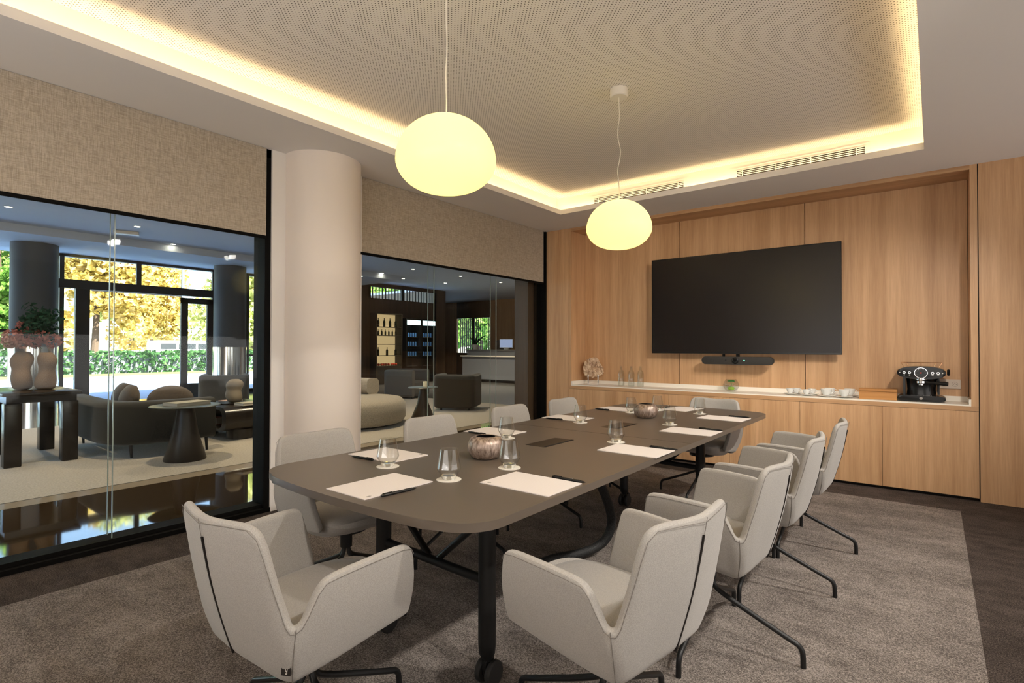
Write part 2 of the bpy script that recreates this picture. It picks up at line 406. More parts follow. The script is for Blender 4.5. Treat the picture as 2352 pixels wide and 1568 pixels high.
# rest of the room
sbox('wall_rear', 'plaster', XL-.2, -2.8, YR-.1, YR, 0, 3.0); sbox('wall_rear', 'plaster', 1.6, XR+.1, YR-.1, YR, 0, 3.0)
sbox('wall_rear', 'plaster', -2.8, 1.6, YR-.1, YR, 2.65, 3.0); sbox('wall_rear', 'plaster', -2.8, 1.6, YR-.1, YR, 0, .35)
sbox('wall_right', 'plaster', XR, XR+.1, YR, -.4, 0, 3.0); sbox('wall_right', 'plaster', XR, XR+.1, 5.3, 6.4, 0, 3.0)
sbox('wall_right', 'plaster', XR, XR+.1, -1.1, 5.3, 2.65, 3.0); sbox('wall_right', 'plaster', XR, XR+.1, -1.1, 5.3, 0, .3)
sbox('window_4', 'blind', XR+.03, XR+.05, -1.1, 5.3, .3, 2.65); sbox('window_5', 'blind', -2.8, 1.6, YR-.06, YR-.04, .35, 2.65)  # opaque panels added in the unseen openings to keep sky light out
# roofs that keep the sky out
sbox('roof', 'plaster', -16, XR+.3, YR-.3, 22, 3.56, 3.7)
sbox('wall_right', 'plaster', -4.0, XR+.2, 6.4, 6.5, 0, 3.56)

# ------------------------------------------------------------ back wall in oak with the niche
NB = 6.15
seams = [-3.61, -2.341, -1.033, .237]
b = MB()
for a, c in zip(seams, seams[1:]): b.box(a+.0035, c-.0035, NB, NB+.02, .70, 2.74)
struct(b.build('wall_back', M['oak'], smooth=0))
sbox('wall_back', 'gap', XL, .32, NB+.021, NB+.04, 0, 2.8)
sbox('wall_back', 'oak', XL-.01, -3.643, YB, YB+.02, 0, ZS)            # left panel
sbox('wall_back', 'oak', .291, 1.55, YB, YB+.02, 0, ZS)                  # right door-height panel
sbox('wall_back', 'oak', 1.554, XR, YB, YB+.02, 0, ZS)
sbox('wall_back', 'gap', .285, .291, YB+.004, YB+.03, 0, ZS)
# niche lining
sbox('trim_2', 'oak', -3.640, -3.607, YB, NB, .773, ZS)
sbox('trim_2', 'oak', .237, .284, YB, NB, .773, ZS)
sbox('trim_2', 'oak_x', -3.607, .237, YB, NB, 2.726, ZS)
sbox('trim_2', 'oak_x', -3.640, .284, YB, YB+.02, .735, .773)
# worktop
t = thing('worktop', 'long cream stone worktop running along the oak niche', 'worktop')
MB().box(-3.607, .237, YB+.001, NB-.001, .773, .785).build('slab', M['stone_top'], t, smooth=0)
u = MB(); u.box(-3.607, .237, NB-.014, NB-.001, .785, .829); u.box(-3.607, -3.593, YB+.001, NB-.014, .785, .829); u.box(.223, .237, YB+.001, NB-.014, .785, .829)
u.build('upstand', M['stone_top'], t, smooth=0)
# cabinets
xs = [-3.641, -2.994, -2.338, -1.681, -1.024, -.368, .285]
cl = ['oak base cabinet in the far left corner beside the window', 'oak base cabinet below the three glass bottles', 'oak base cabinet below the left side of the television',
      'oak base cabinet below the glass bowl behind the far head chair', 'oak base cabinet below the white cups', 'oak base cabinet below the black coffee machine']
for k, (a, c) in enumerate(zip(xs, xs[1:])):
    t = thing('base_cabinet', cl[k], 'cabinet', (0, 0, 0), 0, 'oak base cabinets under the worktop')
    MB().box(a+.003, c-.003, YB+.024, NB, .06, .733).build('body', M['gap'], t, smooth=0)
    MB().box(a+.0015, c-.0015, YB, YB+.022, .028, .732).build('door', M['oak'], t, smooth=0)
    MB().box(a, c, YB+.05, YB+.07, .004, .06).build('plinth', M['gap'], t, smooth=0)

# ------------------------------------------------------------ television and video bar
t = thing('television', 'large black wall television with dark glossy screen', 'television')
x0, x1, z0, z1, yf = -2.612, -.693, 1.187, 2.277, 5.986
MB().box(x0, x1, yf, yf+.035, z0, z1, .002, 1).build('case', M['plastic_black'], t, smooth=0)
MB().box(x0+.012, x1-.012, yf-.0015, yf, z0+.018, z1-.012).build('screen', M['screen'], t, smooth=0)
MB().box(-2.2, -1.1, yf+.035, NB-.002, 1.4, 2.0).build('wall_mount', M['black'], t, smooth=0)
t = thing('video_bar', 'slim charcoal conference camera bar below the television', 'camera bar')
def capsule(xa, xb, za, zb, y0, y1, n=14):
    r = (zb-za)/2; zc = (za+zb)/2; o = []
    for i in range(n+1): a = -PI/2+PI*i/n; o.append((xb-r+r*math.cos(a), zc+r*math.sin(a)))
    for i in range(n+1): a = PI/2+PI*i/n; o.append((xa+r+r*math.cos(a), zc+r*math.sin(a)))
    mb = MB(); mb.prism(o, y0, y1, .006); mb.xf(Matrix(((1, 0, 0, 0), (0, 0, 1, 0), (0, 1, 0, 0), (0, 0, 0, 1)))); return mb
capsule(-2.003, -1.283, 1.074, 1.158, 5.905, 5.98).build('housing', M['bar_cloth'], t)
RX = Matrix.Rotation(PI/2, 4, 'X')
MB().lathe([(0, .02), (.020, .02), (.024, .014), (.034, .010), (.036, 0)], (-1.647, 5.907, 1.118), 28, RX).build('lens', M['plastic_black'], t)
MB().lathe([(.0, .003), (.012, .002), (.019, 0)], (-1.647, 5.888, 1.118), 24, RX).build('lens_ring', M['black'], t)
MB().box(-1.565, -1.553, 5.903, 5.907, 1.115, 1.122).build('status_light', M['green_led'], t, smooth=0)
MB().lathe([(0, .004), (.007, .003), (.008, 0)], (-1.745, 5.907, 1.118), 16, RX).build('sensor', M['plastic_black'], t)
MB().box(-1.79, -1.77, 5.94, 5.97, 1.15, 1.186).build('bracket', M['black'], t, smooth=0); MB().box(-1.65, -1.62, 5.94, 5.97, 1.15, 1.186).build('bracket', M['black'], t, smooth=0)

# ------------------------------------------------------------ glazed partition with blinds
def window(idx, ya, yb, joints, jambL=True, jambR=True):
    t = bpy.data.objects.new('window_%d' % idx, None); C.objects.link(t); t['kind'] = 'structure'
    f = MB()
    f.box(-4.17, -3.985, ya, yb, 0, .03); f.box(-4.17, -4.03, ya, yb, .03, .055)
    f.box(-4.17, -4.0, ya, yb, 2.70, ZS)
    if jambR: f.box(-4.17, -4.0, yb-.065, yb, .03, ZS)
    if jambL: f.box(-4.17, -4.0, ya, ya+.06, .03, ZS)
    f.build('window_frame', M['black'], t, smooth=0)
    js = [ya]+joints+[yb]
    for X in (-4.055, -4.145):
        for a, c in zip(js, js[1:]):
            MB().box(X-.0005, X+.0005, a+.004, c-.004, .05, 2.71).build('pane', M['pane'], t, smooth=0)
        for j in joints: MB().box(X-.004, X+.004, j-.0025, j+.0025, .05, 2.71).build('pane_joint', M['pane_edge'], t, smooth=0)
window(1, -2.0, 2.115, [-.9, 1.112])
window(2, 2.80, 5.93, [3.859, 4.86])
def blind(ya, yb, lab):
    t = thing('roller_blind', lab, 'blind', (0, 0, 0), 0, 'roller blinds on the glass wall')
    MB().box(-3.987, -3.9845, ya, yb, 2.095, ZS-.002).build('fabric', M['blind'], t, smooth=0)
    MB().box(-3.995, -3.978, ya, yb, 2.072, 2.096, .003, 1).build('bottom_bar', M['black'], t, smooth=0)
blind(-1.9, 2.05, 'half-lowered beige roller blind on the large left window')
blind(2.80, 5.735, 'half-lowered beige roller blind between the column and the oak wall')
sbox('trim_3', 'black', -4.17, XL-.002, 5.78, 5.83, 0, ZS)
sbox('trim_4', 'oak_dark', -4.40, -4.18, 5.66, 6.4, 0, 3.3)

# ------------------------------------------------------------ conference table
t = thing('conference_table', 'long taupe conference table with bowed ends and black trestle legs on casters', 'table', (-1.6285, 2.85, 0))
def table_outline(hx=.608, hy=1.735, sag=.045, r=.15, n=10):
    o = []
    R = (hx*hx+sag*sag)/(2*sag)
    def endarc(sgn, xs_): return [(x, sgn*(hy+sag-(R-math.sqrt(R*R-x*x)))) for x in xs_]
    # straight sides, rounded corners, bowed ends
    k = 12
    for i in range(n+1):
        a = -PI/2*.93+PI/2*.93*i/n; o.append((hx-r+r*math.cos(a), -(hy-r)+r*math.sin(a)-.004))
    for i in range(n+1):
        a = PI/2*.93*i/n; o.append((hx-r+r*math.cos(a), (hy-r)+r*math.sin(a)+.004))
    o += endarc(1, [hx*.72*(1-2*j/k) for j in range(k+1)])
    for i in range(n+1):
        a = PI-PI/2*.93+PI/2*.93*i/n; o.append((-hx+r+r*math.cos(a), (hy-r)+r*math.sin(a)+.004))
    for i in range(n+1):
        a = PI+PI/2*.93*i/n; o.append((-hx+r+r*math.cos(a), -(hy-r)+r*math.sin(a)-.004))
    o += [(x, y) for x, y in endarc(-1, [-hx*.72*(1-2*j/k) for j in range(k+1)])]
    return o
top = MB().prism(table_outline(), .712, .740, .0015); top.build('tabletop', M['table'], t)
MB().box(-.607, .607, -.0012, .0012, .7395, .7404).build('top_joint', M['gap'], t, smooth=0)
for yy in (-.44, .37):
    bx = MB(); bx.box(-.062, .062, yy-.14, yy+.14, .7398, .7412).build('cable_lid', M['cone_wood'], t, smooth=0)
    MB().box(.048, .062, yy-.13, yy+.14, .7405, .7418).build('lid_slot', M['gap'], t, smooth=0)
TRY = (-1.33, 1.04)
for k, ty in enumerate(TRY):
    for sx in (-1, 1):
        x = sx*.30+(.02 if k == 0 else 0)
        lg = MB(); lg.tube([(x, ty, .715), (x, ty, .15)], .033, 20); lg.lathe([(.033, .15), (.030, .12), (.02, .105), (.018, .095)], (x, ty, 0), 20)
        L = lg.build('leg', M['steel_black'], t)
        cs = MB()
        for s2 in (-1, 1):
            cs.lathe([(0, -.012), (.040, -.012), (.046, -.006), (.046, .006), (.040, .012), (0, .012)], (x+s2*.024, ty+.01, .050), 28, Matrix.Rotation(PI/2, 4, 'Y'))
        cs.build('caster', M['rubber'], t)
        MB().box(x-.011, x+.011, ty-.02, ty+.03, .045, .10, .004).build('caster_fork', M['plastic_black'], t)
    br = MB(); br.tube([(-.30, ty, .40), (.32, ty, .385)], .018, 14); br.build('stretcher', M['steel_black'], t)
    br = MB(); br.tube([(-.29, ty+.03, .62), (0, ty+.01, .40)], .014, 12); br.tube([(.30, ty+.03, .62), (.05, ty+.01, .40)], .014, 12); br.build('brace', M['steel_black'], t)
    MB().box(-.34, .36, ty-.04, ty+.04, .700, .712).build('top_plate', M['steel_black'], t, smooth=0)
MB().box(-.03, .03, TRY[0], TRY[1], .66, .71).build('spine_beam', M['steel_black'], t, smooth=0)
# braided cable sleeve under the table
def wpt(p): return p
sl = MB(); pts = [(-1.58, 2.50, .705), (-1.52, 2.62, .62), (-1.50, 2.70, .505), (-1.50, 2.775, .418), (-1.505, 2.848, .313), (-1.52, 2.915, .202), (-1.55, 2.900, .105), (-1.595, 2.848, .055), (-1.645, 2.73, .042), (-1.70, 2.634, .040), (-1.735, 2.558, .040), (-1.745, 2.46, .036), (-1.72, 2.36, .036)]
sl.tube(pts, .027, 14, smooth_path=2)
m_, n_, l_, b_ = nm('black_braided_sleeve'); f_ = ntex(n_, l_, coords(n_, l_), 260, 2, .7)
l_.new(ramp(n_, l_, f_, [(.45, (.004, .004, .004)), (.75, (.06, .06, .06))]), b_.inputs['Base Color']); b_.inputs['Roughness'].default_value = .6; bump(n_, l_, b_, f_, .6, .003)
o = sl.build('cable_sleeve', m_, t); o.location = (1.6285, -2.85, 0)

# ------------------------------------------------------------ chairs
def lerp(a, b, t): return a+(b-a)*t
def make_chair():
    root = thing('conference_chair', 'x', 'chair')
    # control columns, right half (+x): (bottom point, top point)
    cols = [((.262, .178, .434), (.306, .150, .640)), ((.261, .165, .430), (.308, .140, .658)), ((.258, .110, .423), (.309, .105, .664)), ((.250, .000, .406), (.307, .010, .661)),
            ((.240, -.090, .390), (.302, -.085, .655)), ((.230, -.135, .382), (.297, -.135, .648)), ((.223, -.152, .378), (.291, -.154, .625)), ((.219, -.164, .375), (.281, -.176, .575)),
            ((.216, -.174, .373), (.273, -.190, .546)), ((.212, -.182, .372), (.264, -.203, .535)), ((.202, -.190, .372), (.257, -.214, .536)), ((.192, -.196, .373), (.250, -.223, .554)), ((.182, -.200, .374), (.244, -.230, .585)), ((.160, -.207, .377), (.236, -.250, .655)), ((.138, -.212, .380), (.227, -.268, .728)),
            ((.115, -.217, .383), (.216, -.281, .780)), ((.090, -.221, .386), (.190, -.293, .803)), ((.048, -.227, .390), (.110, -.312, .802)), ((0, -.231, .393), (0, -.326, .794))]
    full = cols+[((-a[0], a[1], a[2]), (-b2[0], b2[1], b2[2])) for a, b2 in cols[-2::-1]]
    NR = 10; TH = .030
    out = []
    for a, b2 in full:
        a = Vector(a); b2 = Vector(b2)
        col = []
        for j in range(NR+1):
            if j == 0:
                f2 = Vector((a.x, a.y-.03, 0)).normalized(); k2 = abs(f2.y)**1.5 if f2.y < 0 else 0
                col.append(a-f2*(.010+.055*k2)+Vector((0, 0, -.008-.022*k2))); continue
            q = (j-1)/(NR-1); p = a.lerp(b2, q)
            bulge = .012*math.sin(PI*q); d = Vector((p.x, p.y-.02, 0)); d = d.normalized() if d.length > 1e-6 else Vector((0, -1, 0))
            col.append(p+d*bulge)
        out.append(col)
    nC = len(out)
    # inward normals
    def nrm(i, j):
        i0, i1 = max(i-1, 0), min(i+1, nC-1); j0, j1 = max(j-1, 0), min(j+1, NR)
        du = out[i1][j]-out[i0][j]; dv = out[i][j1]-out[i][j0]
        n = du.cross(dv)
        n = n.normalized() if n.length > 1e-9 else Vector((0, 1, 0))
        c = Vector((0, .02, 0))-Vector((out[i][j].x, out[i][j].y, 0))
        return n if n.dot(c) > 0 else -n
    inn = [[out[i][j]+nrm(i, j)*TH for j in range(NR+1)] for i in range(nC)]
    mb = MB(); bm = mb.bm
    VO = [[bm.verts.new(p) for p in c] for c in out]; VI = [[bm.verts.new(p) for p in c] for c in inn]
    for i in range(nC-1):
        for j in range(NR):
            bm.faces.new((VO[i][j], VO[i+1][j], VO[i+1][j+1], VO[i][j+1])); bm.faces.new((VI[i][j+1], VI[i+1][j+1], VI[i+1][j], VI[i][j]))
        bm.faces.new((VO[i][NR], VO[i+1][NR], VI[i+1][NR], VI[i][NR])); bm.faces.new((VI[i][0], VI[i+1][0], VO[i+1][0], VO[i][0]))
    for i in (0, nC-1):
        for j in range(NR): bm.faces.new((VO[i][j], VO[i][j+1], VI[i][j+1], VI[i][j]))
    sh = mb.build('shell', M['chair'], root, smooth=60); subsurf(sh, 2)
    # seat: lofted pad
    rows = []
    def ring(z, k, dy=0):
        pts = []
        N = 40
        for i in range(N):
            a = 2*PI*i/N; ca, sa = math.cos(a), math.sin(a)
            e = .55
            x = .226*k*math.copysign(abs(ca)**e, ca); y = .056+dy+.231*k*math.copysign(abs(sa)**e, sa)
            if y < 0: x *= 1-.28*min(1, -y/.2)
            pts.append(Vector((x, y, z)))
        return pts
    for z, k in ((.362, .30), (.364, .70), (.372, .88), (.392, .965), (.420, 1.0), (.448, 1.0), (.462, .975), (.470, .93), (.473, .80), (.472, .45), (.470, .12)):
        r = ring(z, k, .012 if z > .4 else 0)
        for p in r:
            if z < .43: p.z += .045*max(0, (p.y)/.25)**1.5
        rows.append(r)
    sm = MB(); sm.grid(rows, close=True)
    sm.bm.verts.ensure_lookup_table(); n = 40
    sm.bm.faces.new([sm.bm.verts[i] for i in range(n)][::-1]); sm.bm.faces.new([sm.bm.verts[len(rows)*n-n+i] for i in range(n)])
    sm.build('seat', M['chair'], root, smooth=60)
    # black slit at the centre of the back
    def backpt(q, off=0):
        a = Vector((0, -.231, .393)); b2 = Vector((0, -.326, .794)); p = a.lerp(b2, q); return p+Vector((0, -.012*math.sin(PI*q)*.8-off, 0))
    s = MB(); w = .0028
    qs = [.02+.855*i/14 for i in range(15)]
    s.grid([[backpt(q, -.006)+Vector((-w, 0, 0)), backpt(q, .0015)+Vector((-w, 0, 0)), backpt(q, .0015)+Vector((w, 0, 0)), backpt(q, -.006)+Vector((w, 0, 0))] for q in qs], close=True)
    s.build('back_slit', M['gap'], root)
    # seams
    s = MB(); s.tube([backpt(q, .0005) for q in (.88, .92, .96, 1.0)], .0010, 6); s.build('seam', M['seam'], root)
    for sx in (-1, 1):
        s = MB()
        i = 9 if sx > 0 else nC-10
        s.tube([out[i][j]+(-nrm(i, j))*-.0004+Vector((sx*.0006, -.0004, 0)) for j in range(1, NR+1)], .0010, 6)
        s.build('seam', M['seam'], root)
    # rim stitching a finger's width below the top edge
    s = MB()
    s.tube([out[i][NR]+(out[i][NR-1]-out[i][NR]).normalized()*.013-nrm(i, NR)*.0006 for i in range(nC)], .0009, 5)
    s.build('rim_stitching', M['seam'], root)
    # brand tag at the right rear seam
    tp = Vector((.2215, -.2045, .425))
    tg = MB().box(-.0135, .0135, -.0008, .0008, -.019, .019).build('tag', M['gap'], root, smooth=0, loc=tp, rot=(-.10, 0, math.radians(26)))
    text('INCLASS', .0082, M['white_plastic'], tg, (.002, -.0010, 0), (PI/2, math.radians(-90), 0))
    # base
    MB().tube([(0, 0, .372), (0, 0, .262)], .029, 20).build('post', M['steel_black'], root)
    MB().lathe([(0, .345), (.10, .345), (.10, .362), (0, .366)], (0, 0, 0), 24).build('mount_plate', M['steel_black'], root)
    for k in range(4):
        l = MB(); l.tube([(.013, 0, .275), (.016, 0, .235), (.045, 0, .205), (.31, 0, .095), (.345, 0, .083), (.359, 0, .060), (.360, 0, .0)], .0105, 12, smooth_path=2)
        l.build('leg', M['steel_black'], root, rot=(0, 0, k*PI/2))
    return root
proto = make_chair()
chairs = [
 (-1.535, .935, 1, 0, 'cream armchair at the near head of the table, seen from behind'),
 (-.802, 1.505, 81.5, -4, 'cream armchair on the right side nearest the camera, black slit down its back'),
 (-.768, 2.362, 88.6, 0, 'second cream armchair from the camera in the right row'),
 (-.757, 3.125, 92, 0, 'third cream armchair from the camera in the right row'),
 (-.738, 3.86, 93, 0, 'cream armchair at the far end of the right row beside the cabinets'),
 (-2.30, 1.60, -90, 12, 'cream armchair on the left side in front of the round white column'),
 (-2.30, 2.415, -90, 0, 'cream armchair on the window side just past the round column'),
 (-2.29, 3.235, -90, 0, 'cream armchair on the window side below the right end of the glass wall'),
 (-2.29, 3.985, -90, 0, 'cream armchair in the far left corner in front of the oak wall'),
 (-1.545, 4.56, 176, 0, 'cream armchair at the far head of the table, facing the camera'),
]
for i, (x, y, th, phi, lab) in enumerate(chairs):
    c = proto if i == 0 else copy_tree(proto)
    c.location = (x, y, .004); c.rotation_euler = (0, 0, math.radians(th)); c['label'] = lab; c['group'] = 'cream armchairs around the conference table'
    k = 0
    for ch in c.children:
        if ch.name.split('.')[0] == 'leg':
            ch.rotation_euler = (0, 0, k*PI/2-math.radians(th)+math.radians(phi)); k += 1

# ------------------------------------------------------------ on the table
ZT = .740
def pad(x, y, rz, lab, head=False):
    t = thing('notepad', lab, 'notepad', (x, y, ZT), math.radians(rz), 'white notepads around the table')
    MB().box(-.112, .112, -.1555, .1555, .0002, .003).build('sheets', M['paper'], t, smooth=0)
    mk = MB()
    for i, w in enumerate((.012, .020, .016)): mk.box(-.100+i*.004, -.098+i*.004, .125-w/2, .125+w/2, .0031, .0033)
    mk.build('printed_mark', M['seam'], t, smooth=0)
pads = [(-1.610, 1.268, 180, 'white notepad at the near head of the table'), (-1.195, 1.637, 90, 'white notepad on the right side nearest the camera'),
 (-2.040, 1.648, -90, 'white notepad in front of the chair by the round column'), (-2.095, 2.502, -90, 'white notepad on the window side behind the near bronze vase'),
 (-1.166, 2.481, 90, 'white notepad second from the camera on the right side'), (-2.092, 3.323, -90, 'white notepad third from the camera on the window side'),
 (-1.170, 3.256, 90, 'white notepad third from the camera on the right side'), (-2.072, 4.066, -94, 'white notepad last on the window side beside the far bronze vase'),
 (-1.200, 4.007, 87, 'white notepad last on the right side near the table corner'), (-1.655, 4.405, -8, 'white notepad at the far head of the table')]
for q in pads: pad(*q)
def make_pen():
    t = thing('pen', 'x', 'pen', (0, 0, 0), 0, 'black ballpoint pens beside the notepads')
    m = Matrix.Rotation(PI/2, 4, 'Y')
    MB().lathe([(0, -.073), (.0042, -.073), (.0052, -.068), (.0055, -.02), (.0055, .045), (.0035, .066), (.001, .075), (0, .0755)], (0, 0, .0056), 14, m).build('barrel', M['plastic_black'], t)
    MB().box(-.068, -.030, -.0015, .0015, .0108, .0128, .0004, 1).build('clip', M['plastic_black'], t, smooth=0)
    k = MB()
    for i in range(5):
        k.box(.004+i*.0035, .0055+i*.0035, -.0022+.0006*(i % 2), .0022-.0005*(i % 3), .01085, .0114)
    k.build('printed_mark', M['white_plastic'], t, smooth=0)
    return t
pen0 = make_pen()
pens = [(-1.474, 1.240, 85, 'black pen beside the notepad at the near head'), (-1.106, 1.7605, 0, 'black pen above the nearest notepad on the right side'),
 (-2.058, 1.515, -176, 'black pen beside the notepad by the round column'), (-2.125, 2.372, 177, 'black pen just behind the near bronze vase'),
 (-1.075, 2.606, 0, 'black pen beside the second notepad on the right side'), (-2.125, 3.188, 180, 'black pen beside the third notepad on the window side'),
 (-1.093, 3.386, -2, 'black pen beside the third notepad on the right side'), (-2.145, 3.930, 170, 'black pen beside the last notepad on the window side'),
 (-1.130, 4.138, 4, 'black pen beside the last notepad on the right side'), (-1.80, 4.46, 98, 'black pen beside the notepad at the far head')]
for i, (x, y, rz, lab) in enumerate(pens):
    t = pen0 if i == 0 else copy_tree(pen0); t.location = (x, y, ZT); t.rotation_euler = (0, 0, math.radians(rz)); t['label'] = lab
gp = MB().lathe([(0, .0), (.0240, 0), (.0262, .003), (.0268, .006), (.0466, .040), (.0472, .0425), (.0468, .045), (.0345, .1165), (.0340, .1175), (.0334, .1165), (.0457, .045),
                 (.0461, .0428), (.0456, .041), (.0330, .0200), (.0285, .0135), (0, .0120)], (0, 0, 0), 48)
g0 = gp.build('drinking_glass', M['tumbler'], smooth=40)
MB().lathe([(0, .0121), (.0282, .0136), (.0325, .0198), (.0326, .0200), (.0300, .0165), (.0262, .0060), (.0235, .0004), (0, .0004)], (0, 0, 0), 40).build('base', M['glass'], g0, smooth=40)
co0 = MB().lathe([(0, 0), (.048, 0), (.048, .0018), (0, .0018)], (0, 0, 0), 48).build('coaster', M['coaster'])
gl = [(-1.843, 1.488, 'in front of the chair by the round column'), (-1.477, 1.488, 'at the near head of the table'), (-1.421, 1.793, 'on the right side beside the near bronze vase'),
 (-1.897, 2.366, 'on the window side behind the near bronze vase'), (-1.356, 2.639, 'second from the camera on the right side'), (-1.900, 3.176, 'third from the camera on the window side'),
 (-1.384, 3.459, 'on the right side just beside the far bronze vase'), (-1.881, 3.919, 'partly behind the far bronze vase on its left'), (-1.780, 4.19, 'directly behind the far bronze vase'), (-1.431, 4.175, 'last on the right side before the far head chair')]
for i, (x, y, w) in enumerate(gl):
    c = co0 if i == 0 else copy_tree(co0); g = g0 if i == 0 else copy_tree(g0)
    c.location = (x, y, ZT+.0002); g.location = (x, y, ZT+.0022)
    tag(c, 'round white coaster under the glass '+w, 'coaster', 'white coasters on the table'); tag(g, 'empty tumbler '+w, 'glass', 'tumblers on the table')
def bronze_vase(x, y, k, lab):
    t = thing('bronze_vase', lab, 'vase', (x, y, ZT), 0, 'bronze glazed vases on the table')
    fn = lambda a, z: 1+.010*math.cos(14*a)
    MB().lathe([(0, 0), (.048*k, .0), (.062*k, .006), (.076*k, .025), (.082*k, .050), (.080*k, .074), (.070*k, .093), (.054*k, .101), (.047*k, .102), (.044*k, .100)], (0, 0, .0003), 84, fn=fn).build('body', M['glaze'], t, smooth=60)
    MB().lathe([(.0445*k, .1005), (.055*k, .088), (.066*k, .06), (.06*k, .03), (0, .02)], (0, 0, 0), 48).build('inside', M['void'], t, smooth=60)
bronze_vase(-1.633, 1.885, 1.0, 'rounded bronze glazed vase on the near half of the table')
bronze_vase(-1.661, 3.70, 1.05, 'rounded bronze glazed vase on the far half of the table')

# ------------------------------------------------------------ pendant lamps
def pendant(x, y, zc, lab, R, wav):
    t = thing('pendant_lamp', lab, 'pendant lamp', (x, y, zc), 0, 'white glass pendant lamps')
    pr = []
    H0, H1 = .130, .192
    for i in range(33):
        a = -PI/2+PI*i/32
        r = R*math.cos(a)**.93 if math.cos(a) > 0 else 0
        if a < 0: z = -H0*abs(math.sin(a))**1.12; r = R*max(0, math.cos(a))**.78
        else: z = H1*math.sin(a); r = R*max(0, math.cos(a))**.97
        pr.append((r, z-.032))
    MB().lathe(pr, (0, 0, 0), 64).build('glass_shade', M['globe'], t, smooth=80)
    MB().lathe([(0, .166), (.022, .164), (.022, .159), (0, .157)], (0, 0, -.006), 24).build('cap', M['cord'], t)
    zt = ZC-zc
    pts = [(wav*math.sin(k*1.7)*math.sin(PI*k/10), wav*.5*math.cos(k*1.3)*math.sin(PI*k/10), .16+(zt-.22)*k/10+.0) for k in range(11)]
    MB().tube(pts, .0032, 8, smooth_path=2).build('cord', M['cord'], t)
    MB().lathe([(0, zt-.06), (.052, zt-.06), (.058, zt-.055), (.058, zt-.004), (.055, zt-.001), (0, zt-.001)], (0, 0, 0), 40).build('canopy', M['white_plastic'], t)
    light('pendant_bulb', 'POINT', (x, y, zc+.03), 1.45, (1, .86, .52), shadow_soft_size=.05).parent = None
pendant(-1.64, 1.630, 2.076, 'larger looking round glowing pendant lamp nearest the camera', .214, .003)
pendant(-1.64, 3.235, 2.067, 'round glowing pendant lamp farther away in front of the oak wall', .214, .013)

# ------------------------------------------------------------ on the worktop
ZW = .785
# fossil wood ornament
t = thing('fossil_ornament', 'jagged cream and brown fossil slice on a small metal stand', 'ornament', (-3.42, 6.03, ZW+.0003), math.radians(30))
mb = MB(); N = 96; random.seed(11)
key = [.140, .125, .120, .122, .135, .158, .155, .150, .146, .142, .138, .130, .126, .128, .134, .128, .112, .104, .112, .100, .108, .118, .130, .148]
prof = []
for i in range(N):
    u_ = i/N*len(key); k0 = int(u_) % len(key); k1 = (k0+1) % len(key); f0 = u_-int(u_)
    prof.append((key[k0]*(1-f0)+key[k1]*f0)*1.02+random.uniform(-.006, .006))
rows = []
for q, y in ((.0, .018), (.35, .024), (.7, .020), (.92, .014), (1.0, 0), (.92, -.014), (.7, -.022), (.35, -.026), (0, -.02)):
    rows.append([Vector((q*prof[i]*.97*math.cos(2*PI*i/N), y+(.007*math.sin(9*q+i*.7) if 0 < q < 1 else 0), .188+q*prof[i]*math.sin(2*PI*i/N))) for i in range(N)])
mb.grid(rows, close=True)
for v in mb.bm.verts: v.co += Vector([noise.noise(v.co*38+Vector((k*9, 0, 0)))*.007 for k in range(3)])
mf, n_, l_, b_ = nm('fossil_stone'); f_ = ntex(n_, l_, coords(n_, l_, (1, 1, .5), (0, .6, 0)), 28, 6, .75)
l_.new(ramp(n_, l_, f_, [(.34, (.03, .015, .01)), (.44, (.42, .25, .14)), (.6, (.75, .58, .40))]), b_.inputs['Base Color']); bump(n_, l_, b_, f_, .6, .01)
mb.build('slice', mf, t, smooth=40)
st = MB()
for sx in (-1, 1):
    st.box(sx*.062-.006, sx*.062+.006, -.037, -.032, .0, .12); st.box(sx*.062-.006, sx*.062+.006, .030, .034, .0, .10); st.box(sx*.062-.006, sx*.062+.006, -.037, .034, 0, .004)
st.box(-.062, .062, -.003, .003, 0, .004)
st.build('stand', M['chrome'], t, smooth=0)
# water bottles
def gbottle():
    pr = [(0, .003), (.036, .0), (.039, .006), (.039, .055)]
    for i in range(7): pr += [(.0385, .062+i*.014), (.0365, .067+i*.014)]
    pr += [(.037, .162), (.030, .182), (.016, .198), (.014, .225), (.0155, .228), (.0155, .243), (0, .246)]
    inn = [(0, .240), (.0125, .225), (.0125, .199), (.027, .181), (.034, .16), (.0355, .055), (.0355, .012), (0, .010)]
    return MB().lathe(pr+inn, (0, 0, 0), 36).build('water_bottle', M['thin_glass'], smooth=50)
b0 = gbottle()
for i, (x, y, w) in enumerate(((-3.00, 5.975, 'left of three, beside the fossil ornament'), (-2.872, 5.985, 'in the middle of the three'), (-2.768, 6.02, 'right of three'))):
    o = b0 if i == 0 else b0.copy()
    if i: C.objects.link(o)
    o.location = (x, y, ZW+.0004); tag(o, 'clear ribbed glass water bottle on the worktop, '+w, 'bottle', 'clear water bottles on the worktop')
